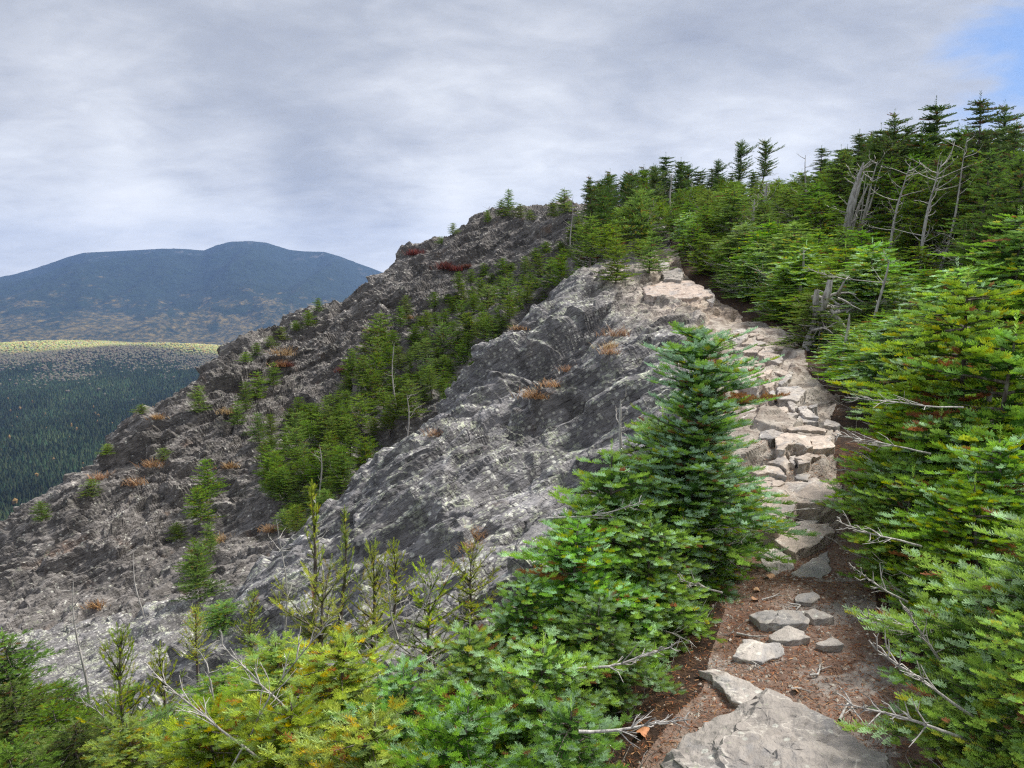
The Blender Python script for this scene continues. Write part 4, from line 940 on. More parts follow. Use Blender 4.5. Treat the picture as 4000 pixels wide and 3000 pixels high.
GUL = [(1230,505),(1300,480),(1420,500),(1400,555),(1290,590),(1200,640),(1120,700),(1060,780),(960,860),(860,930),(800,1010),(730,1090),(640,1180),(610,1130),(570,1020),(560,960),(640,900),(700,900),(745,880),(755,800),(830,760),(870,700),(960,660),(1010,610),(1080,590),(1150,575)]
gr_ = random.Random(9); pts_ = []
tries = 0
while tries < 9000 and len(pts_) < 190:
    tries += 1; X = gr_.uniform(550, 1430); Y = gr_.uniform(470, 1190)
    if not inpoly(X, Y, GUL): continue
    if any((X - a) ** 2 + ((Y - b) * 1.15) ** 2 < 24 ** 2 for a, b in pts_): continue
    pts_.append((X, Y))
for X, Y in pts_:
    h_ = hit_fine(X * Z, Y * Z, 19)
    if h_ is None: continue
    H_ = gr_.uniform(.7, 1.8) * (1.0 if X < 900 else .8); i = gr_.randrange(4); s_ = H_ / HV['far'][i]
    FILL.append(('far', i, (h_[0], h_[1], h_[2] - .1), gr_.uniform(0, 6.28), min(max(s_, .7), 1.35), (0, 0), s_, 'G'))
CLF = [(690,660,.9,'tiny lone fir standing up from the cliff skyline'),(668,690,1.0,'low fir patch hugging the cliff skyline below the tiny lone fir'),(640,708,.7,'low fir on the skyline notch of the cliff'),(610,722,.8,'creeping fir in the middle of the skyline shrubs'),(585,738,.7,'creeping fir lower on the skyline edge'),(555,755,.8,'creeping yellow-green fir above the pale scree'),(530,770,.6,'lowest creeping fir above the pale scree'),
 (432,880,1.4,'yellow-green bushy fir on the dark cliff below the skyline'),(560,850,1.5,'fir clump in the cleft left of the layered buttress'),(530,880,1.6,'wide fir in the cleft above the pale slab nose'),(590,820,1.3,'upper fir in the cleft beside the buttress'),(515,905,1.2,'lower fir at the foot of the cleft'),
 (455,1080,2.0,'isolated fir on the cliff face left of the gully'),(440,1110,1.4,'lower half-fir under the isolated cliff fir'),(430,1240,1.4,'fir clump on the layered block, upper'),(460,1200,1.2,'small fir over the layered block'),(435,1290,1.7,'yellow fir hanging on the layered block, lower'),(385,1150,.7,'tiny shrub fir on the cliff below the red grass'),
 (355,985,.6,'tiny fir tuft in the middle of the far face'),(200,1060,.7,'small fir at the edge of the cliff skyline, lower left'),(90,1110,.8,'stunted fir near the end of the cliff skyline at left'),(240,965,.5,'stunted fir on the sloping skyline'),(320,880,.5,'dwarf fir clinging to the skyline above the forest valley'),(620,1075,1.5,'fir beside the cliff foot at the left of the gully'),(750,840,2.0,'fir at the base of the buttress'),(830,745,2.1,'fir in front of the brown upper cliff'),
 (1100,447,1.7,'bushy fir clump crowning the rocky summit'),(1085,455,1.2,'low fir left of the summit clump'),(1125,457,1.0,'wispy fir right of the summit clump'),(1055,470,1.0,'tiny bare-sided fir left on the summit dome'),(983,497,.9,'tiny fir on the left shoulder of the summit'),(955,515,.6,'low shoots on the left shoulder of the summit'),(1150,462,.7,'dwarf fir at the saddle right of the summit'),(1200,455,1.2,'dwarf fir where the summit meets the forest'),(1225,450,1.6,'small fir at the end of the forest skyline beside the summit'),
 (960,745,1.5,'fir at the right rim of the gully'),(970,880,1.3,'fir growing out of the outcrop edge'),(1330,600,1.0,'low bright fir on top of the near outcrop'),(1400,580,.9,'yellow-green low fir beside the pink boulder')]
for X, Y, H_, lb_ in CLF:
    h_ = hit_fine(X * Z, (Y + 14) * Z, 15 if X > 940 and Y > 550 else 19) or hit_fine(X * Z, (Y + 30) * Z, 19)
    if h_ is None: print('miss', X, Y); continue
    i = gr_.randrange(3); s_ = H_ / HV['far'][i]
    plant('fir_tree', get(V_FAR, 'far', i), (h_[0], h_[1], h_[2] - .08), gr_.uniform(0, 6.28), max(.55, s_) * (1.15 if H_ < 1 else 1), (0, 0), lb_, 'fir tree', 'firs scattered on the cliff', sz=s_)

# the crowd: the ones that show largest are things of their own, the rest one thicket
ORD = ['first', 'second', 'third', 'fourth', 'fifth', 'sixth', 'seventh', 'eighth', 'ninth', 'tenth', 'eleventh', 'twelfth', 'thirteenth', 'fourteenth', 'fifteenth', 'sixteenth', 'seventeenth', 'eighteenth', 'nineteenth', 'twentieth']
def plant_fill(fid, lab, grp):
    pool, i, loc, rz, sxy, tl, sz_, w_ = FILL[fid]
    e = plant('fir_tree', get(PV[pool], pool, i), loc, rz, sxy, tl, lab, 'fir tree', grp, sz=sz_)
    return e
if KEEP is None:
    for fid in range(len(FILL)): plant_fill(fid, 'x fir', 'g')['fid'] = fid
else:
    rows = {}
    for fid in [t for t in KEEP if t < len(FILL)]:
        pool, i, (lx, ly, lz), rz, sxy, tl, sz_, w_ = FILL[fid]
        X_, Y_ = proj((lx, ly, lz + sz_ * HV[pool][i] * .6)); X_ /= Z; Y_ /= Z
        if w_ == 'G': z_n = ('in the green gully under the summit, upper third', 'firs of the upper gully') if Y_ < 680 else ('in the green gully, middle third', 'firs of the middle gully') if Y_ < 850 else ('in the green gully, lowest third', 'firs of the lower gully')
        elif ly < 5: z_n = ('in the nearest row right of the trail', 'firs of the nearest row')
        elif ly < 7: z_n = ('in the row beside the stone stairs', 'firs beside the stairs')
        elif ly < 9.5: z_n = ('in the row just behind the stairs', 'firs behind the stairs')
        elif ly < 13: z_n = ('in the row around the silver stump', 'firs round the stump')
        elif ly < 17: z_n = ('in the row among the pale dead trunks', 'firs among the dead trunks')
        elif ly < 22: z_n = ('in the row behind the pale dead trunks', 'firs behind the dead trunks')
        elif ly < 29: z_n = ('in the dark stand where the trail disappears', 'firs of the dark stand')
        else: z_n = ('in the far row along the forest skyline', 'firs of the skyline row')
        rows.setdefault(z_n, []).append((X_, fid))
    for (zn, gn), lst in rows.items():
        lst.sort()
        for k_, (X_, fid) in enumerate(lst):
            pool, i = FILL[fid][:2]; hh_ = FILL[fid][6] * HV[pool][i]
            look = ('waist-high' if hh_ < 1.2 else 'man-high' if hh_ < 2 else 'tall') + (' bright green' if pool in ('mid', 'lime') else ' dark' if pool in ('far', 'mdk', 'tall') else ' ragged')
            half = 'left' if k_ < (len(lst) + 1) // 2 else 'right'; n_o = k_ if half == 'left' else len(lst) - 1 - k_
            plant_fill(fid, '%s fir, %s from the %s %s' % (look, ORD[min(n_o, 19)], half, zn.replace(', ', ' ')), gn)
    Vs, Fs, Cs, n0 = [], [], [], 0
    for fid in [t for t in REST if t < len(FILL)]:
        pool, i, loc, rz, sxy, tl, sz_, w_ = FILL[fid]
        if pool != 'far' and pool != 'wind': pool, sz_ = 'far', sz_ * HV[pool][i] / HV['far'][i % 4]; i %= 4
        M_ = np.array(Matrix.Translation(loc) @ Matrix.Rotation(rz, 4, 'Z') @ Matrix.Diagonal((sxy, sxy, sz_, 1)))
        for pn, me in get(PV[pool], pool, i):
            nv = len(me.vertices); c_ = np.empty(nv * 3, np.float32); me.vertices.foreach_get('co', c_); c_ = c_.reshape(-1, 3)
            nl = len(me.loops); li = np.empty(nl, np.int32); me.loops.foreach_get('vertex_index', li)
            if pn == 'crown': tc_ = np.empty(nv * 4, np.float32); me.attributes['tint'].data.foreach_get('color', tc_); tc_ = tc_.reshape(-1, 4)[:, :3]
            else: tc_ = np.tile(np.array([[.15, .13, .11]], np.float32), (nv, 1))
            Vs.append(c_ @ M_[:3, :3].T + M_[:3, 3]); Fs.append(li.reshape(-1, 4) + n0); Cs.append(tc_); n0 += nv
    if Vs:
        tag(link('fir_thicket', mesh_np('fir_thicket', np.concatenate(Vs), np.concatenate(Fs), mat=M_needle, attrs={'tint': np.concatenate(Cs)})), 'small dark firs crowded in the gaps of the dwarf forest', 'fir thicket', kind='stuff')
# ------------------------------------------------------------------ stones of the trail, each from its own outline
def resample(poly, n):
    P = np.array(poly + [poly[0]], float); L = np.r_[0, np.cumsum(np.linalg.norm(np.diff(P, axis=0), axis=1))]
    t = np.linspace(0, L[-1], n, endpoint=False); return np.stack([np.interp(t, L, P[:, k_]) for k_ in range(P.shape[1])], 1)
def tangent_plane(cx, cy, rad):
    a = rad
    z0 = float(ground(cx, cy)); gx_ = (float(ground(cx + a, cy)) - float(ground(cx - a, cy))) / (2 * a); gy_ = (float(ground(cx, cy + a)) - float(ground(cx, cy - a))) / (2 * a)
    return z0, gx_, gy_
def stone(outline_px, h, seed, label, lift=.0, tiltf=.75, dome=.02, cat='stone', group='stones set in the trail', mat=None, name='trail_stone', rough=.014, under=.10, key=0.):
    if 900 < seed < 970: h *= .6
    h = h * (.42 if h < .3 else .55) * (1.0 if seed != 900 else .5)
    C = np.mean(np.array(outline_px, float), axis=0)
    c0 = hit(C[0], C[1], 0, 1.6)
    if c0 is None: return
    z0, gx_, gy_ = tangent_plane(c0[0], c0[1], .35 + .03 * c0[1]); gx_ *= tiltf; gy_ *= tiltf if c0[1] > 6 else tiltf * .6
    top = z0 + h + lift
    pts = []
    for X, Y in outline_px:
        d = pix_dir(X, Y)                # view ray meets the tilted top plane of this stone
        den_ = d[2] - gx_ * d[0] - gy_ * d[1]; t = (top - gx_ * c0[0] - gy_ * c0[1]) / den_
        pts.append((d[0] * t, d[1] * t, d[2] * t))
    N_ = 96
    P = resample(pts, N_); ctr = P.mean(0)
    r = np.random.default_rng(seed)
    size = np.sqrt(((P - ctr) ** 2).sum(1)).mean()
    Vs = []; rings = [(f, 0) for f in (np.linspace(0, .9, 24) if size > .35 else np.linspace(0, .9, 8))] + [(.97, 0), (1.0, -.006), (1.008, -.02), (1.0, -.25), (1.03, -.5), (1.01, -.75), (1.03, -1.)]
    for f_, dz in rings:
        Q_ = ctr + (P - ctr) * f_
        if f_ < 1: Q_[:, 2] += dome * (1 - f_ ** 2)
        if dz > -.1: Q_[:, 2] += dz * min(1, size * 2.2)
        else: Q_[:, 2] -= (h + under) * (-dz)
        Vs.append(Q_)
    A = np.concatenate(Vs)
    pr = A.copy(); 
    big = vnoise(pr, 2.2 / max(size, .12), seed, 2) * rough * 1.6 * min(1, size * 3); sm_ = vnoise(pr, 26, seed + 3, 3) * rough * .45
    qs = (pr @ FR.T) / np.array([.5, .4, .10]) ; rn_, off_, _b = worley(qs.astype(np.float32), seed + 5)
    st = (rn_[0] - .5) * rough * 1.7 * min(1, size * 3)
    A[:, 2] += big + sm_ + st
    A[:, 0] += vnoise(pr, 14, seed + 7, 3) * rough * 2.2; A[:, 1] += vnoise(pr, 14, seed + 9, 3) * rough * 2.2
    K = len(rings); F_ = []
    for a in range(K - 1):
        i = np.arange(N_); j = (i + 1) % N_
        F_.append(np.stack([a * N_ + i, (a + 1) * N_ + i, (a + 1) * N_ + j, a * N_ + j], 1))
    base = np.array([ctr[0], ctr[1], ctr[2] - h])
    o = link(name, mesh_np(name, A - base, np.concatenate(F_), mat=mat or M_stone, attrs={'tread': np.full(len(A), key), 'block': np.full(len(A), .85 + .3 * r.random())}), loc=tuple(base))
    tag(o, label, cat, group); return o
M_stone = rock_mat('trail_stone', (.48, .405, .345), (.29, .24, .20), (.62, .545, .475), .02, .25, 2.2, obj=True, spot=.06)
M_pink = rock_mat('pink_stone', (.47, .385, .33), (.27, .22, .19), (.62, .54, .47), .02, .6, 2.2, obj=True, spot=.06)
M_grey = rock_mat('grey_stone', (.43, .39, .355), (.22, .20, .19), (.60, .56, .51), .12, .2, 2.0, obj=True, spot=.2)
def crop(ox, oy, s): return lambda pts: [(ox + a / s, oy + b / s) for a, b in pts]
A_ = crop(2500, 1900, 1.4747); B_ = crop(2800, 1300, 2.765); C_ = crop(2500, 300, 1.4747)
ST = [
 (A_, [(160,1640),(150,1520),(240,1420),(380,1330),(560,1240),(740,1175),(850,1230),(1060,1320),(1200,1390),(1400,1510),(1460,1600),(1500,1800),(900,2000),(200,1900)], .10, M_grey, 'huge pale grey boulder with veins at the very bottom of the trail'),
 (A_, [(350,1045),(430,1045),(600,1100),(720,1185),(600,1250),(540,1230),(440,1120)], .03, M_grey, 'wedge of grey rock behind the upper left edge of the huge boulder'),
 (A_, [(545,975),(590,885),(800,900),(830,960),(700,1010),(600,990)], .025, M_grey, 'flat grey slab half sunk in red litter'),
 (A_, [(740,855),(860,795),(940,830),(970,870),(860,885),(760,880)], .06, M_grey, 'rounded pale stone just below the long grey step'),
 (A_, [(625,735),(760,708),(950,725),(970,765),(960,790),(740,795),(680,785)], .09, M_grey, 'long grey step stone lying across the dirt'),
 (A_, [(940,715),(1000,695),(1060,715),(1120,750),(1000,770),(960,745)], .08, M_grey, 'pale stone with a ridge at the right end of the long grey step'),
 (A_, [(1020,900),(1080,870),(1140,880),(1170,910),(1060,920)], .04, M_grey, 'half-buried grey stone at the right side of the dirt'),
 (A_, [(905,625),(1000,600),(1035,640),(990,665),(880,660)], .04, M_grey, 'small knobbly stone above the long grey step'),
 (A_, [(700,340),(790,360),(870,420),(890,470),(790,530),(720,480),(690,400)], .03, M_grey, 'slanting grey slab under the left corner of the triangular stone'),
 (A_, [(1080,370),(1100,480),(1040,540),(930,560),(880,500),(960,430)], .03, M_grey, 'fissured slab leaning below the right corner of the triangular stone'),
 (A_, [(700,250),(800,235),(1095,215),(1120,265),(1010,330),(895,378),(790,320)], .10, M_stone, 'brown triangular stone slab pointing down the trail'),
 (A_, [(900,205),(960,195),(1040,195),(1000,225),(920,230)], .03, M_grey, 'flat sliver of stone between the triangular slab and the tall step'),
 (A_, [(640,-20),(740,-45),(860,-30),(1010,-60),(1120,0),(1130,80),(1000,92),(900,90),(870,150),(810,195),(700,205),(640,150)], .17, M_stone, 'broad brown step block with a tall dark front'),
 (B_, [(340,1480),(430,1440),(600,1425),(700,1490),(750,1560),(560,1510),(420,1530)], .10, M_stone, 'upper of two long tapering ledges at the left of the stairs'),
 (B_, [(350,1570),(480,1535),(620,1560),(740,1620),(650,1659),(400,1650)], .08, M_stone, 'lower of two long tapering ledges at the left of the stairs'),
 (B_, [(540,1390),(620,1370),(720,1290),(790,1410),(760,1460),(660,1420)], .10, M_stone, 'peaked pale stone above the two tapering ledges'),
 (B_, [(785,1330),(840,1320),(860,1360),(850,1430),(800,1400)], .07, M_grey, 'narrow grey stone wedged between the peaked stone and the dark-fronted one'),
 (B_, [(860,1350),(960,1305),(1100,1320),(1140,1340),(1040,1350),(1000,1400),(880,1430)], .13, M_stone, 'blocky stone with a dark undercut front beside the right-hand firs'),
 (B_, [(800,1500),(880,1490),(1020,1530),(970,1590),(870,1575)], .04, M_grey, 'small grey stone sunk in pink dirt below the dark-fronted block'),
 (B_, [(630,1130),(700,1090),(870,1090),(980,1110),(1040,1215),(960,1230),(850,1200),(790,1210),(720,1270),(650,1250)], .17, M_stone, 'large pale step block with a blue-grey left face, middle of the stairs'),
 (B_, [(985,1115),(1240,1110),(1270,1235),(1180,1250),(980,1255),(1030,1200)], .12, M_stone, 'flat pale slab right of the large step block, dark below'),
 (B_, [(450,1070),(600,1040),(720,1075),(640,1125),(600,1150),(460,1140)], .15, M_grey, 'block with a dark hollow under it, left of the large step block'),
 (B_, [(725,1280),(780,1230),(850,1210),(980,1240),(960,1300),(860,1260)], .08, M_stone, 'split stone tucked below the large step block'),
 (B_, [(740,1020),(830,1010),(1000,1000),(1180,1040),(1165,1062),(950,1052),(820,1050)], .11, M_stone, 'long thin slab forming the upper stair with a shadowed front'),
 (B_, [(390,880),(480,860),(590,960),(520,980),(440,940)], .06, M_stone, 'pale stone at the left of the stairs, beside the fir tips'),
 (B_, [(230,920),(320,800),(410,820),(390,890),(300,950)], .08, M_grey, 'angular grey stone half hidden by the leaning fir'),
 (B_, [(580,825),(740,795),(770,830),(700,875)], .10, M_stone, 'flat-topped stone in the rubble above the stairs, left piece'),
 (B_, [(650,940),(740,860),(860,850),(880,880),(760,940)], .07, M_grey, 'dark weathered stone in the middle of the rubble above the stairs'),
 (B_, [(865,795),(960,790),(1060,880),(1080,920),(930,900)], .12, M_grey, 'striped light grey rock leaning in the rubble, right piece'),
 (B_, [(830,930),(890,890),(1090,930),(1100,955),(850,965)], .07, M_grey, 'dark wedge under the striped light grey rock'),
 (B_, [(970,790),(1090,765),(1080,800),(1010,812)], .06, M_grey, 'thin pale shard beside the striped rock'),
 (B_, [(755,740),(820,725),(865,800),(840,850),(790,810)], .11, M_grey, 'upright lump between the rubble stones'),
 (B_, [(1150,1000),(1190,930),(1320,970),(1310,1010),(1220,1010)], .10, M_grey, 'pale stone under the right-hand firs at the upper stair'),
 (B_, [(1220,1080),(1300,1050),(1340,1080),(1290,1110)], .05, M_stone, 'small cream stone at the right end of the upper stair'),
 (B_, [(640,600),(760,565),(930,590),(950,620),(920,690),(840,730),(680,720)], .14, M_grey, 'big light grey boulder where the trail meets the firs'),
 (B_, [(665,530),(780,430),(815,420),(795,490),(700,560)], .12, M_grey, 'narrow pale rock tilted up behind the big light grey boulder'),
 (B_, [(500,570),(540,520),(640,520),(620,570),(540,600)], .08, M_stone, 'beige stone left of the big light grey boulder'),
 (B_, [(480,700),(520,685),(550,705),(520,735),(485,730)], .04, M_stone, 'loose fist-sized stone on the gravel patch'),
 (B_, [(560,640),(620,620),(640,660),(600,690)], .06, M_grey, 'small dull stone beside the gravel patch'),
 (B_, [(215,490),(330,450),(420,480),(450,560),(430,600),(300,570)], .14, M_grey, 'dark charcoal boulder behind the leaning fir branches'),
 (B_, [(260,380),(380,360),(530,380),(500,440),(400,470),(290,420)], .12, M_stone, 'pale tilted slab above the charcoal boulder'),
 (B_, [(400,470),(540,400),(605,390),(565,440),(500,480)], .10, M_stone, 'sharp-edged slab leaning on the pale tilted one'),
 (B_, [(600,420),(680,400),(780,410),(800,430),(720,450)], .05, M_stone, 'low flat stone at the lip of the dark hollow'),
 (B_, [(500,270),(580,215),(680,225),(710,280),(690,320),(580,310)], .14, M_stone, 'rounded cream boulder against the right-hand firs, upper trail'),
 (B_, [(430,230),(520,150),(600,150),(610,210),(500,260)], .12, M_stone, 'humped stone left of the rounded cream boulder'),
 (B_, [(190,270),(330,250),(440,300),(530,330),(400,350),(260,360)], .10, M_stone, 'wide pale ledge across the upper trail'),
 (B_, [(180,170),(380,130),(490,150),(440,200),(300,210)], .09, M_stone, 'second wide pale ledge, just above the first across the upper trail'),
 (B_, [(170,110),(300,50),(430,70),(400,115),(320,130)], .09, M_stone, 'sloping beige ledge, third across the upper trail'),
 (B_, [(345,128),(390,65),(530,112),(440,130)], .10, M_grey, 'brown-grey wedge of rock beside the third ledge'),
 (B_, [(420,30),(500,20),(512,60),(440,62)], .10, M_stone, 'small blocky stone high on the upper trail by the firs'),
 (C_, [(15,1215),(120,1182),(300,1176),(345,1205),(420,1255),(300,1272),(40,1262)], .30, M_pink, 'broad pink-stained boulder above the layered rock shelf'),
 (C_, [(130,1120),(220,1100),(250,1130),(240,1165),(140,1165)], .35, M_grey, 'grey boulder just behind the pink-stained one'),
 (C_, [(105,1060),(150,1045),(170,1080),(120,1110)], .30, M_grey, 'uppermost grey boulder at the top of the outcrop by the dark firs'),
 (C_, [(340,1220),(400,1215),(430,1260),(420,1300),(350,1270)], .25, M_grey, 'square boulder at the right end of the pink-stained one'),
 (C_, [(510,1500),(560,1450),(610,1460),(620,1510),(540,1530)], .18, M_grey, 'cracked brown cube of rock at the end of the rock shelf'),
 (C_, [(620,1450),(690,1440),(690,1480),(630,1490)], .10, M_stone, 'small dark-topped stone where the trail bends behind the firs'),
]
for i, (cf, poly, h, mt, lb_) in enumerate(ST):
    stone(cf(poly), h, 900 + i * 7, lb_, mat=mt, name='boulder' if 'boulder' in lb_ else 'trail_stone', cat='boulder' if 'boulder' in lb_ else 'stone', rough=.020 if i == 0 else .009 + .0010 * min(12, h * 40), dome=.03 if i == 0 else .008, group=None if i == 0 else ('stones in the lower trail' if i < 13 else 'stones of the rocky stairs and upper trail'))

# ---- pebbles and needle litter: uncountable
lr = np.random.default_rng(3)
def litter(name, n, ymin, ymax, sz, cols, label, cat, spread, kind3d=False):
    yy_ = ymin + (ymax - ymin) * lr.uniform(0, 1, n) ** 1.5; xx_ = trail_x(yy_) + lr.normal(0, 1, n) * spread * (trail_w(yy_) + .1)
    zz_ = np.array([surf(a, b) for a, b in zip(xx_, yy_)])
    s_ = lr.uniform(.5, 1.3, n) * sz; an = lr.uniform(0, 6.28, n)
    if kind3d:
        o_ = np.array([(1,0,0),(-1,0,0),(0,1,0),(0,-1,0),(0,0,.8),(0,0,-.8)], float); f_ = np.array([(0,2,4),(2,1,4),(1,3,4),(3,0,4),(2,0,5),(1,2,5),(3,1,5),(0,3,5)])
        jit = lr.uniform(.6, 1.3, (n, 6, 1)); W = o_[None] * jit * s_[:, None, None]
    else:
        o_ = np.array([(-1,-.09,0),(1,-.09,0),(1,.09,.0),(-1,.09,0)], float); f_ = np.array([(0,1,2,3)]); W = o_[None] * s_[:, None, None]; W[:, :, 2] += lr.normal(0, .12, (n, 4)) * s_[:, None]
    ca, sa = np.cos(an)[:, None], np.sin(an)[:, None]
    Q_ = np.stack([xx_[:, None] + W[:, :, 0] * ca - W[:, :, 1] * sa, yy_[:, None] + W[:, :, 0] * sa + W[:, :, 1] * ca, zz_[:, None] + W[:, :, 2] + (.004 if not kind3d else 0)], -1)
    F_ = (np.arange(n)[:, None, None] * len(o_) + f_[None]).reshape(-1, f_.shape[1])
    cc = np.array(cols)[lr.integers(0, len(cols), n)] * lr.uniform(.6, 1.3, (n, 1))
    m_, k_ = new_mat(name); finish(k_, k_.n('ShaderNodeAttribute', attribute_name='tint').outputs['Color'], .9)
    tag(link(name, mesh_np(name, Q_.reshape(-1, 3), F_, mat=m_, attrs={'tint': np.repeat(cc, len(o_), 0)})), label, cat, kind='stuff')
litter('needle_litter', 30000, 2.0, 6.2, .010, [(.28,.10,.045),(.36,.15,.06),(.20,.08,.04),(.12,.06,.035),(.42,.24,.12)], 'red-brown fallen needles scattered over the dirt of the trail', 'litter', 1.1)
litter('gravel', 3500, 2.2, 12, .010, [(.42,.36,.30),(.34,.28,.23),(.50,.45,.38)], 'small pale pebbles strewn along the trail', 'gravel', .55, True)
# fallen leaves and sticks
def stick(pts_px, r0, label, lift=.012, mat=None):
    P = []
    for X, Y in pts_px:
        h_ = hit_fine(X, Y, 1.6); P.append((h_[0], h_[1], h_[2] + lift))
    T = Tubes(); P = np.array(P); base = P[0].copy(); P = P - base
    PP = resample([tuple(p) for p in P] , 2)[:0]
    L = np.r_[0, np.cumsum(np.linalg.norm(np.diff(P, axis=0), axis=1))]; t = np.linspace(0, L[-1], 14)
    Q_ = np.stack([np.interp(t, L, P[:, k_]) for k_ in range(3)], 1); Q_[:, 0] += vnoise(Q_ + base, 12, 5, 2) * .01
    T.add(Q_, np.linspace(r0, r0 * .4, 14), 6)
    mid = Q_[8]; d = unit(Q_[9] - Q_[8]); T.add(np.array([mid, mid + np.array([d[1], -d[0], 0]) * r0 * 8 + d * r0 * 8 + np.array([0, 0, r0])]), [r0 * .5, r0 * .25], 5)
    tag(link('fallen_twig', T.mesh('fallen_twig', mat or M_dead), loc=tuple(base)), label, 'twig', 'fallen twigs on the trail')
for pts_, r0, lb_ in [
 (A_([(700,670),(760,650),(805,630)]), .005, 'brown twig lying just above the long grey step, leftmost'),
 (A_([(870,690),(930,700),(900,725)]), .006, 'forked tan twig resting against the ridge-topped pale stone'),
 (A_([(550,868),(640,878),(735,880)]), .006, 'dark straight twig left of the rounded pale stone'),
 (A_([(600,1010),(650,1030),(705,1060)]), .004, 'thin twig on the litter above the wedge of grey rock'),
 (A_([(975,1110),(1030,1105),(1045,1050)]), .006, 'pale hooked twig in the middle of the bare dirt'),
 (A_([(1150,1365),(1210,1265),(1290,1400)]), .006, 'bent dark twig on the soil beside the huge boulder'),
 (A_([(870,1185),(930,1180)]), .006, 'short stubby twig near the top of the huge boulder')]:
    stick(pts_, r0, lb_)
def leaf(X, Y, s_, label, col, rz):
    h_ = hit_fine(X, Y, 1.6); n_ = 12; V_ = [(0, 0, .35 * s_ * .3)]; 
    for i in range(n_):
        a = i / n_ * 6.283; rr = s_ * (.55 + .45 * abs(math.cos(a / 2)) ** .7); V_.append((rr * math.cos(a), rr * .62 * math.sin(a), .18 * s_ * math.cos(2 * a) + .02 * s_))
    F_ = np.array([(0, 1 + i, 1 + (i + 1) % n_) for i in range(n_)])
    m_, k_ = new_mat('dry_leaf'); finish(k_, k_.ramp(k_.noise(k_.n('ShaderNodeTexCoord').outputs['Object'], 60, 3), [(.35, tuple(c * .7 for c in col)), (.65, col)]), .7)
    o = link('fallen_leaf', mesh_np('fallen_leaf', np.array(V_), F_, mat=m_), loc=(h_[0], h_[1], h_[2] + .012)); o.rotation_euler = (.15, .1, rz)
    tag(o, label, 'leaf', 'dry leaves on the trail')
leaf(*A_([(740, 530)])[0], .045, 'largest tan leaf, below the slanting grey slab', (.62, .36, .20), .6)
leaf(*A_([(665, 665)])[0], .030, 'tan leaf beside the leftmost brown twig', (.58, .33, .19), 2.)
leaf(*A_([(672, 608)])[0], .032, 'curled narrow leaf under the left-hand fir tips', (.60, .38, .22), 1.3)
leaf(*A_([(895, 1195)])[0], .028, 'brown leaf at the tip of the huge boulder', (.42, .24, .13), 1.)
leaf(*A_([(15, 1440)])[0], .045, 'orange-brown leaf at the foot of the dead twig, bottom left of the trail', (.55, .25, .12), .9)

# ---- tufts of dry grass and red dwarf shrubs on the rock
def tuft(X, Y, s_, label, smin=1.6, cols=((.36, .22, .11), (.46, .33, .19), (.25, .15, .08)), n=160, kind='grass_tuft', cat='grass tuft', group='rusty grass tufts on the rock', spread=1.0, droop=.6):
    h_ = hit_fine(X * Z, Y * Z, smin)
    if h_ is None: return
    r = np.random.default_rng(int(X * 7 + Y)); Vs = []; Fs = []; Cs = []
    wv = max(.0022, h_[1] * .00042)
    for i in range(n):
        az = r.uniform(0, 6.28); ln = s_ * r.uniform(.5, 1.1); b = np.array([r.normal(0, .22) * s_ * spread, r.normal(0, .16) * s_ * spread, -.02]); d = np.array([math.cos(az) * .5, math.sin(az) * .5, 1.]); p = b; prev = None
        wd = np.array([-math.sin(az), math.cos(az), 0]) * wv; c_ = np.array(cols[r.integers(0, 3)]) * r.uniform(.6, 1.3); k0 = len(Vs)
        for s3 in range(4):
            f_ = 1 - s3 / 4.; Vs += [p - wd * f_, p + wd * f_]; Cs += [c_, c_]; d = unit(d + np.array([math.cos(az) * .35 * droop, math.sin(az) * .35 * droop - .12, -.22 * droop])); p = p + d * ln / 4
        for s3 in range(3): Fs.append((k0 + 2 * s3, k0 + 2 * s3 + 1, k0 + 2 * s3 + 3, k0 + 2 * s3 + 2))
    o = link(kind, mesh_np(kind, np.array(Vs), np.array(Fs), mat=M_needle, attrs={'tint': np.array(Cs)}), loc=h_)
    tag(o, label, cat, group)
for X, Y, s_, lb_, sm_ in [
 (1332,725,.34,'largest rusty grass tuft, on the shelf left of the leaning fir top',8),(1316,752,.24,'lower half of the rusty grass under the largest tuft',8),(1335,765,.20,'small rusty tuft below the largest one',7),(1165,862,.30,'rusty tuft in the crack below the dark hollow',7),(1180,880,.22,'rusty tuft just under the one in the crack',7),(1205,835,.22,'rusty grass on the right wall of the dark hollow',7),(1215,800,.2,'rusty grass inside the dark hollow',7),
 (1020,1165,.22,'rusty tuft at the lower edge of the lichen slab',5),(1015,1185,.16,'short rusty tuft under the one at the slab edge',5),(1130,715,.2,'faded tuft at the outcrop rim',10),(940,940,.22,'rusty tuft on the ledge at the outer edge of the outcrop',9),
 (607,772,1.0,'pale orange grass patch on the scree below the cliff skyline',20),(600,795,.8,'orange grass just under the pale patch on the scree',20),(490,898,.6,'small orange tuft on the dark cliff shoulder',20),(345,905,.5,'orange tuft at the cliff skyline, left',20),(215,1035,.6,'rust patch near the skyline at lower left',20),(330,1010,.7,'rust streak on the far cliff, middle',20),(290,1050,.6,'rust streak low on the far cliff',20),(810,720,.7,'orange tuft on the brown upper cliff',20),(880,690,.5,'small orange tuft right of the one on the upper cliff',20),(590,1150,.5,'orange-brown grass beside the gully foot',15),(480,1170,.5,'rusty grass above the layered block',15),(210,1310,.4,'orange tuft left of the layered block',12),(500,1010,.5,'rusty tuft on the cliff left of the gully head',20)]:
    tuft(X, Y, s_ * 1.0, lb_, sm_, n=130, spread=1.7)
RED = ((.14, .05, .04), (.18, .065, .05), (.11, .045, .035))
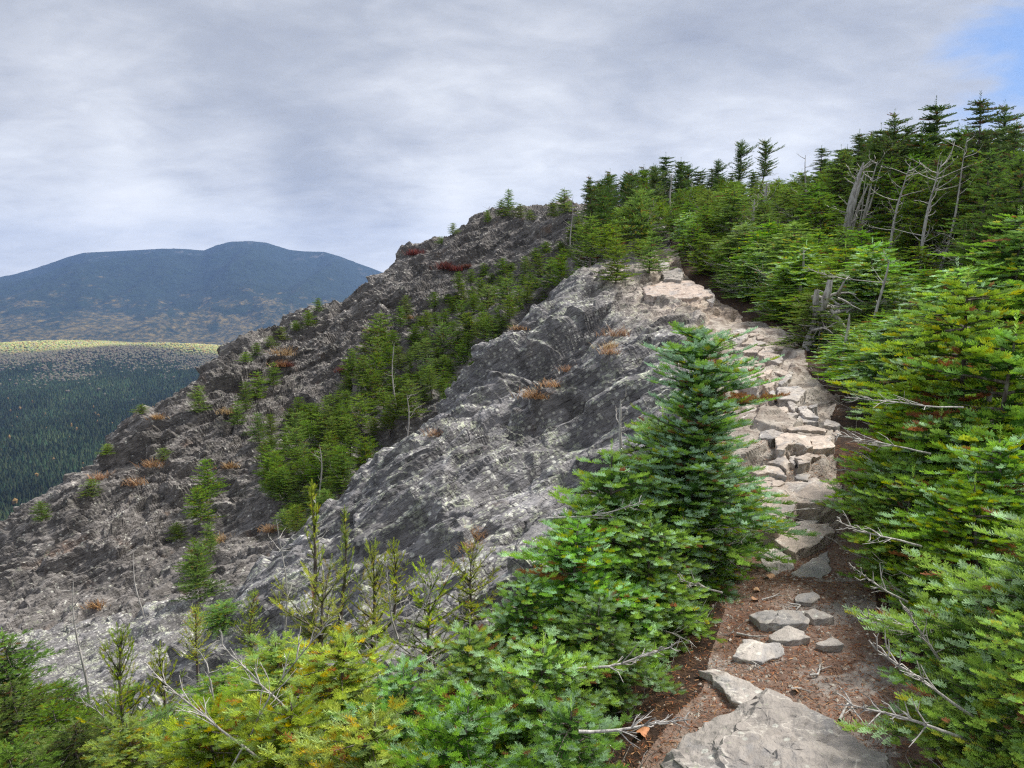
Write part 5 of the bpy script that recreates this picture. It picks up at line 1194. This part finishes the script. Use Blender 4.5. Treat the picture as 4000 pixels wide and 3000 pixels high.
for X, Y, s_, lb_ in [(962,582,.9,'crimson dwarf shrub on the brown upper cliff'),(985,590,.6,'small crimson shrub right of the larger one'),(1008,580,.5,'thin strip of red shrub near the gully head'),(895,552,.8,'dark red shrub on the cliff shoulder under the skyline'),(620,795,.5,'tiny dark red shrub beside the pale orange grass'),(745,805,.5,'red shrub in a crack of the buttress')]:
    tuft(X, Y, s_, lb_, 20, RED, 220, 'red_shrub', 'shrub', 'crimson dwarf shrubs on the cliff', 1.6, .3)

# ---- dead trees and stumps
def snag_top(name, X, Yt, d, r0, label, seed, **kw):
    x_, y_, zt_ = unproj(X * Z, Yt * Z, d); zb_ = surf(x_, y_); H_ = zt_ - zb_
    lean_ = kw.pop('lean', (0, 0)); x_ -= lean_[0] * H_; y_ -= lean_[1] * H_
    plant(name, snag(name + str(seed), seed, H_, r0, lean=lean_, **kw), (x_, y_, zb_), 0, 1, (0, 0), label, 'dead tree', 'bleached dead trees')
SN_ = [
 ('dead_tree',1862,350,16,.11,'thick bleached split trunk, the palest and widest on the right slope',1,dict(lean=(.22,0),fork=4,nbr=14,brl=.5)),
 ('dead_tree',1895,348,16.3,.055,'thin bleached trunk leaning right beside the thick split one',2,dict(lean=(.25,0),fork=2,nbr=18,brl=.55,broken=False)),
 ('dead_tree',1962,350,14,.045,'long pale slightly curved trunk with bare side twigs, between two live firs',3,dict(lean=(.18,0),nbr=26,brl=.6,broken=False)),
 ('dead_tree',2030,345,13,.045,'pale leaning trunk right of the long curved one',4,dict(lean=(.16,0),nbr=26,brl=.8,broken=False)),
 ('dead_tree',1655,395,20,.07,'white dead trunk under the right twin fir',5,dict(lean=(.12,0),nbr=14,brl=.6)),
 ('dead_tree',1630,430,19,.05,'shorter white dead trunk left of the one under the twin fir',6,dict(lean=(.1,0),nbr=6,brl=.4)),
 ('dead_tree',1450,375,27,.05,'thin white dead trunk in the left part of the dense stand',7,dict(nbr=8,brl=.5)),
 ('dead_tree',1495,395,26,.05,'pair-like pale dead trunk right of the thin white one',8,dict(lean=(.05,0),fork=1,nbr=6,brl=.5)),
 ('dead_tree',1735,535,12.5,.04,'short grey post-like trunk in the middle of the right slope',10,dict(nbr=2,brl=.2)),
 ('dead_tree',1915,560,9.6,.028,'lichen-covered dead sapling near the root tangle, right',11,dict(nbr=6,brl=.35,lean=(.15,0))),
 ('dead_tree',1832,678,8.5,.035,'knobbly broken post in front of the silver log',12,dict(nbr=3,brl=.12,lean=(.05,0))),
 ('dead_tree',2155,708,4.4,.030,'short dark broken post at the right edge',13,dict(nbr=1,brl=.08)),
 ('dead_tree',1340,862,5.9,.022,'small silver snag with a Y-shaped top on the slab left of the leaning fir',14,dict(nbr=8,brl=.22,lean=(-.03,0),fork=0,curve=.2)),
 ('dead_tree',1742,335,20,.04,'dead forked stem at the skyline gap',15,dict(nbr=8,brl=.5,broken=False)),
 ('dead_tree',1235,425,45,.05,'dead stem at the left end of the forest skyline',17,dict(nbr=8,brl=.6,broken=False)),
 ('dead_tree',1057,445,56,.05,'tiny dead stem left on the summit dome',18,dict(nbr=6,brl=.5,broken=False)),
 ('dead_tree',2090,300,13,.03,'bare bent stem beside the thick-crowned fir',20,dict(nbr=10,brl=.5,broken=False,lean=(.15,0))),
 ('dead_tree',285,1185,20,.025,'white leaning stick of a dead tree on top of the layered block',21,dict(nbr=1,brl=.2,lean=(-.1,0))),
 ('dead_tree',165,1255,9.5,.03,'thin grey dead trunk in front of the cliff at lower left',22,dict(nbr=14,brl=.35,broken=False)),
 ('dead_tree',690,1065,5.6,.014,'thin grey dead stem between the slim spruces',23,dict(nbr=10,brl=.18,broken=False)),
 ('dead_tree',605,1120,6.5,.014,'thin dark dead stem left of the slim spruces',24,dict(nbr=10,brl=.2,broken=False)),
 ('dead_tree',240,1480,5.2,.018,'bare grey stem rising among the lower left spruces',25,dict(nbr=10,brl=.25,broken=False)),
 ('dead_tree',455,1440,4.6,.016,'bare stem with short stubs between the lower left firs',26,dict(nbr=8,brl=.2,broken=False)),
 ('dead_tree',880,850,29,.04,'grey dead pole in the middle of the gully',27,dict(nbr=8,brl=.5)),
 ('dead_tree',850,740,33,.04,'grey dead pole at the upper side of the gully',28,dict(nbr=8,brl=.5)),
 ('dead_tree',690,960,27,.04,'grey dead pole low in the gully',29,dict(nbr=8,brl=.5))]
for nm, X, Yt, d, r0, lb_, sd_, kw in SN_: snag_top(nm, X, Yt, d, r0, lb_, sd_, **kw)
# root tangle (silver stump) and log
def rootstump():
    r = random.Random(4); T = Tubes()
    for lx, hx, r0 in ((-.07, .62, .05), (.02, .72, .055), (.14, .45, .045), (.07, .3, .06)):
        pts = []; 
        for i in range(9):
            t = i / 8; pts.append((lx * (1 - t * .6) * 1.6 + .03 * math.sin(t * 7 + lx * 30), .04 * math.sin(t * 5 + lx * 9), -.1 + (hx + .1) * t))
        T.add(pts, [r0 * (1.25 - .85 * i / 8) * r.uniform(.8, 1.2) for i in range(9)], 8)
    S2 = Tubes()
    for i in range(22):
        p = np.array([r.uniform(-.12, .16), r.uniform(-.05, .05), r.uniform(.0, .6)]); d = unit(np.array([r.uniform(-1, 1.4), r.uniform(-.6, .3), r.uniform(-.5, .5)])); q = [p]
        for k_ in range(5):
            d = unit(d + np.array([r.uniform(-.6, .6), r.uniform(-.4, .4), r.uniform(-.5, .5)])); p = p + d * r.uniform(.03, .075); q.append(p)
        S2.add(np.array(q), np.linspace(r.uniform(.012, .022), .003, 6), 5)
    return [('stump', T.mesh('stump', M_dead)), ('root', S2.mesh('roots', M_dead))]
x_, y_, z_ = unproj(1780 * Z, 605 * Z, 10.0); zg_ = surf(x_, y_)
plant('tree_stump', rootstump(), (x_, y_, zg_), 0, 1.45, (0, 0), 'gnarled silver root stump standing up from the low firs right of the trail', 'stump', sz=(z_ - zg_) / .72)
def logm():
    r = random.Random(8); T = Tubes(); pts = [(-.55 + 1.1 * i / 11, .06 * math.sin(i * .7), .03 * math.sin(i * 1.3) + .05 * i / 11) for i in range(12)]
    T.add(pts, [.02 + .075 * (i / 11) ** .7 * r.uniform(.85, 1.1) for i in range(11)] + [.06], 10)
    S2 = Tubes()
    for i in range(14):
        k_ = r.uniform(-.5, .3); p = np.array([k_, -.02, r.uniform(-.03, .05)]); d = unit(np.array([-1, r.uniform(-.4, .1), r.uniform(-.5, .3)])); q = [p]
        for j in range(6): d = unit(d + np.array([r.uniform(-.4, .4), r.uniform(-.3, .3), r.uniform(-.4, .35)])); p = p + d * .06; q.append(p)
        S2.add(np.array(q), np.linspace(.018, .003, 7), 5)
    return [('trunk', T.mesh('log', M_dead)), ('root', S2.mesh('log_roots', M_dead))]
x_, y_, z_ = unproj(1890 * Z, 672 * Z, 10.5)
plant('fallen_log', logm(), (x_, y_, z_), 0, 1.35, (0, 0), 'silver-grey fallen log with frayed roots right of the gnarled stump', 'log')
# protruding dead branches beside the trail
def deadbranch(X, Y, d, dirv, L, seed, label):
    r = random.Random(seed); T = Tubes(); B = Tubes(); p = np.zeros(3); dv = unit(np.array(dirv, float)); q = [p]
    for i in range(8):
        dv = unit(dv + np.array([r.uniform(-.12, .12), r.uniform(-.12, .12), r.uniform(-.06, .1)])); p = p + dv * L / 8; q.append(p)
        if i > 1:
            for _ in range(3):
                e = unit(dv + np.array([r.uniform(-.7, .7), r.uniform(-.7, .7), r.uniform(-.4, .5)])); l2 = L * r.uniform(.15, .42) * (1.1 - i / 9); m1 = p + e * l2 * .5 + np.array([0, 0, r.uniform(-.02, .02)]); e2 = unit(e + np.array([r.uniform(-.5, .5), r.uniform(-.5, .5), r.uniform(-.3, .4)]))
                B.add(np.array([p, m1, m1 + e2 * l2 * .5]), [.0028, .002, .001], 4)
                B.add(np.array([m1, m1 + unit(e + np.array([r.uniform(-.8, .8), 0, r.uniform(-.5, .6)])) * l2 * .3]), [.002, .001], 3)
    T.add(np.array(q), np.linspace(.0058, .002, 9), 6)
    e = plant('dead_branch', [('bough', T.mesh('bough%d' % seed, M_dead)), ('twig', B.mesh('twigs%d' % seed, M_dead))], unproj(X * Z, Y * Z, d + (.12 if d < 4 else 0)), 0, 1, (0, 0), label, 'dead branch', 'bare dead branches')
for a in [(1230,1445,2.6,(1,-.2,.05),.40,1,'tan dead branch reaching over the red litter from the left firs'),(1250,1580,2.1,(1,-.1,.0),.34,2,'lower tan dead branch pointing at the huge boulder'),(1180,1120,3.6,(1,-.1,.1),.5,3,'grey twiggy branch against the leaning fir base'),(1560,1280,3.6,(-.6,-.3,.3),.35,4,'forked grey branch in the left firs above the dirt'),
 (500,1659,2.9,(.4,-.1,.7),.75,5,'tangle of fine grey dead twigs at the bottom edge, left of centre'),(560,1640,2.9,(-.7,-.1,.6),.6,6,'fan of pale dead twigs leaning left at the bottom edge'),(640,1560,3.0,(-.4,-.1,.8),.5,7,'upright spray of dead twigs in the yellowing firs'),(860,1380,3.9,(-.2,-.1,.9),.45,8,'dark leafless shrub stem beside the olive spruce'),(880,1390,3.9,(.25,-.1,.9),.5,9,'leafless shrub stem right of the dark one'),
 (2120,1560,2.0,(-.8,-.1,.5),.5,10,'bundle of pale dead twigs at the lower right beside the soil'),(2100,1600,1.95,(-.9,-.1,.25),.42,11,'long pale dead branch lowest at the right of the trail'),(2060,1470,2.3,(-.5,-.1,.7),.36,12,'bare whitish branch rising in the lower right firs'),(1960,1300,3.0,(-.8,-.2,.4),.35,13,'crooked white twig poking toward the stones from the right'),(2160,1370,2.5,(-.95,-.1,.05),.5,14,'horizontal pale branch at the right edge'),(2080,880,3.8,(-.9,-.1,.0),.6,15,'long curved pale branch midway up the right side'),(1990,1180,3.1,(-.8,-.2,.25),.45,16,'pale branch under the yellow-green fir'),(2010,980,3.8,(-.9,-.1,.1),.55,17,'drooping grey branch over the stairs side'),(1900,610,7.5,(-.9,0,.1),.7,18,'horizontal bare branch above the silver log')]:
    deadbranch(*a)
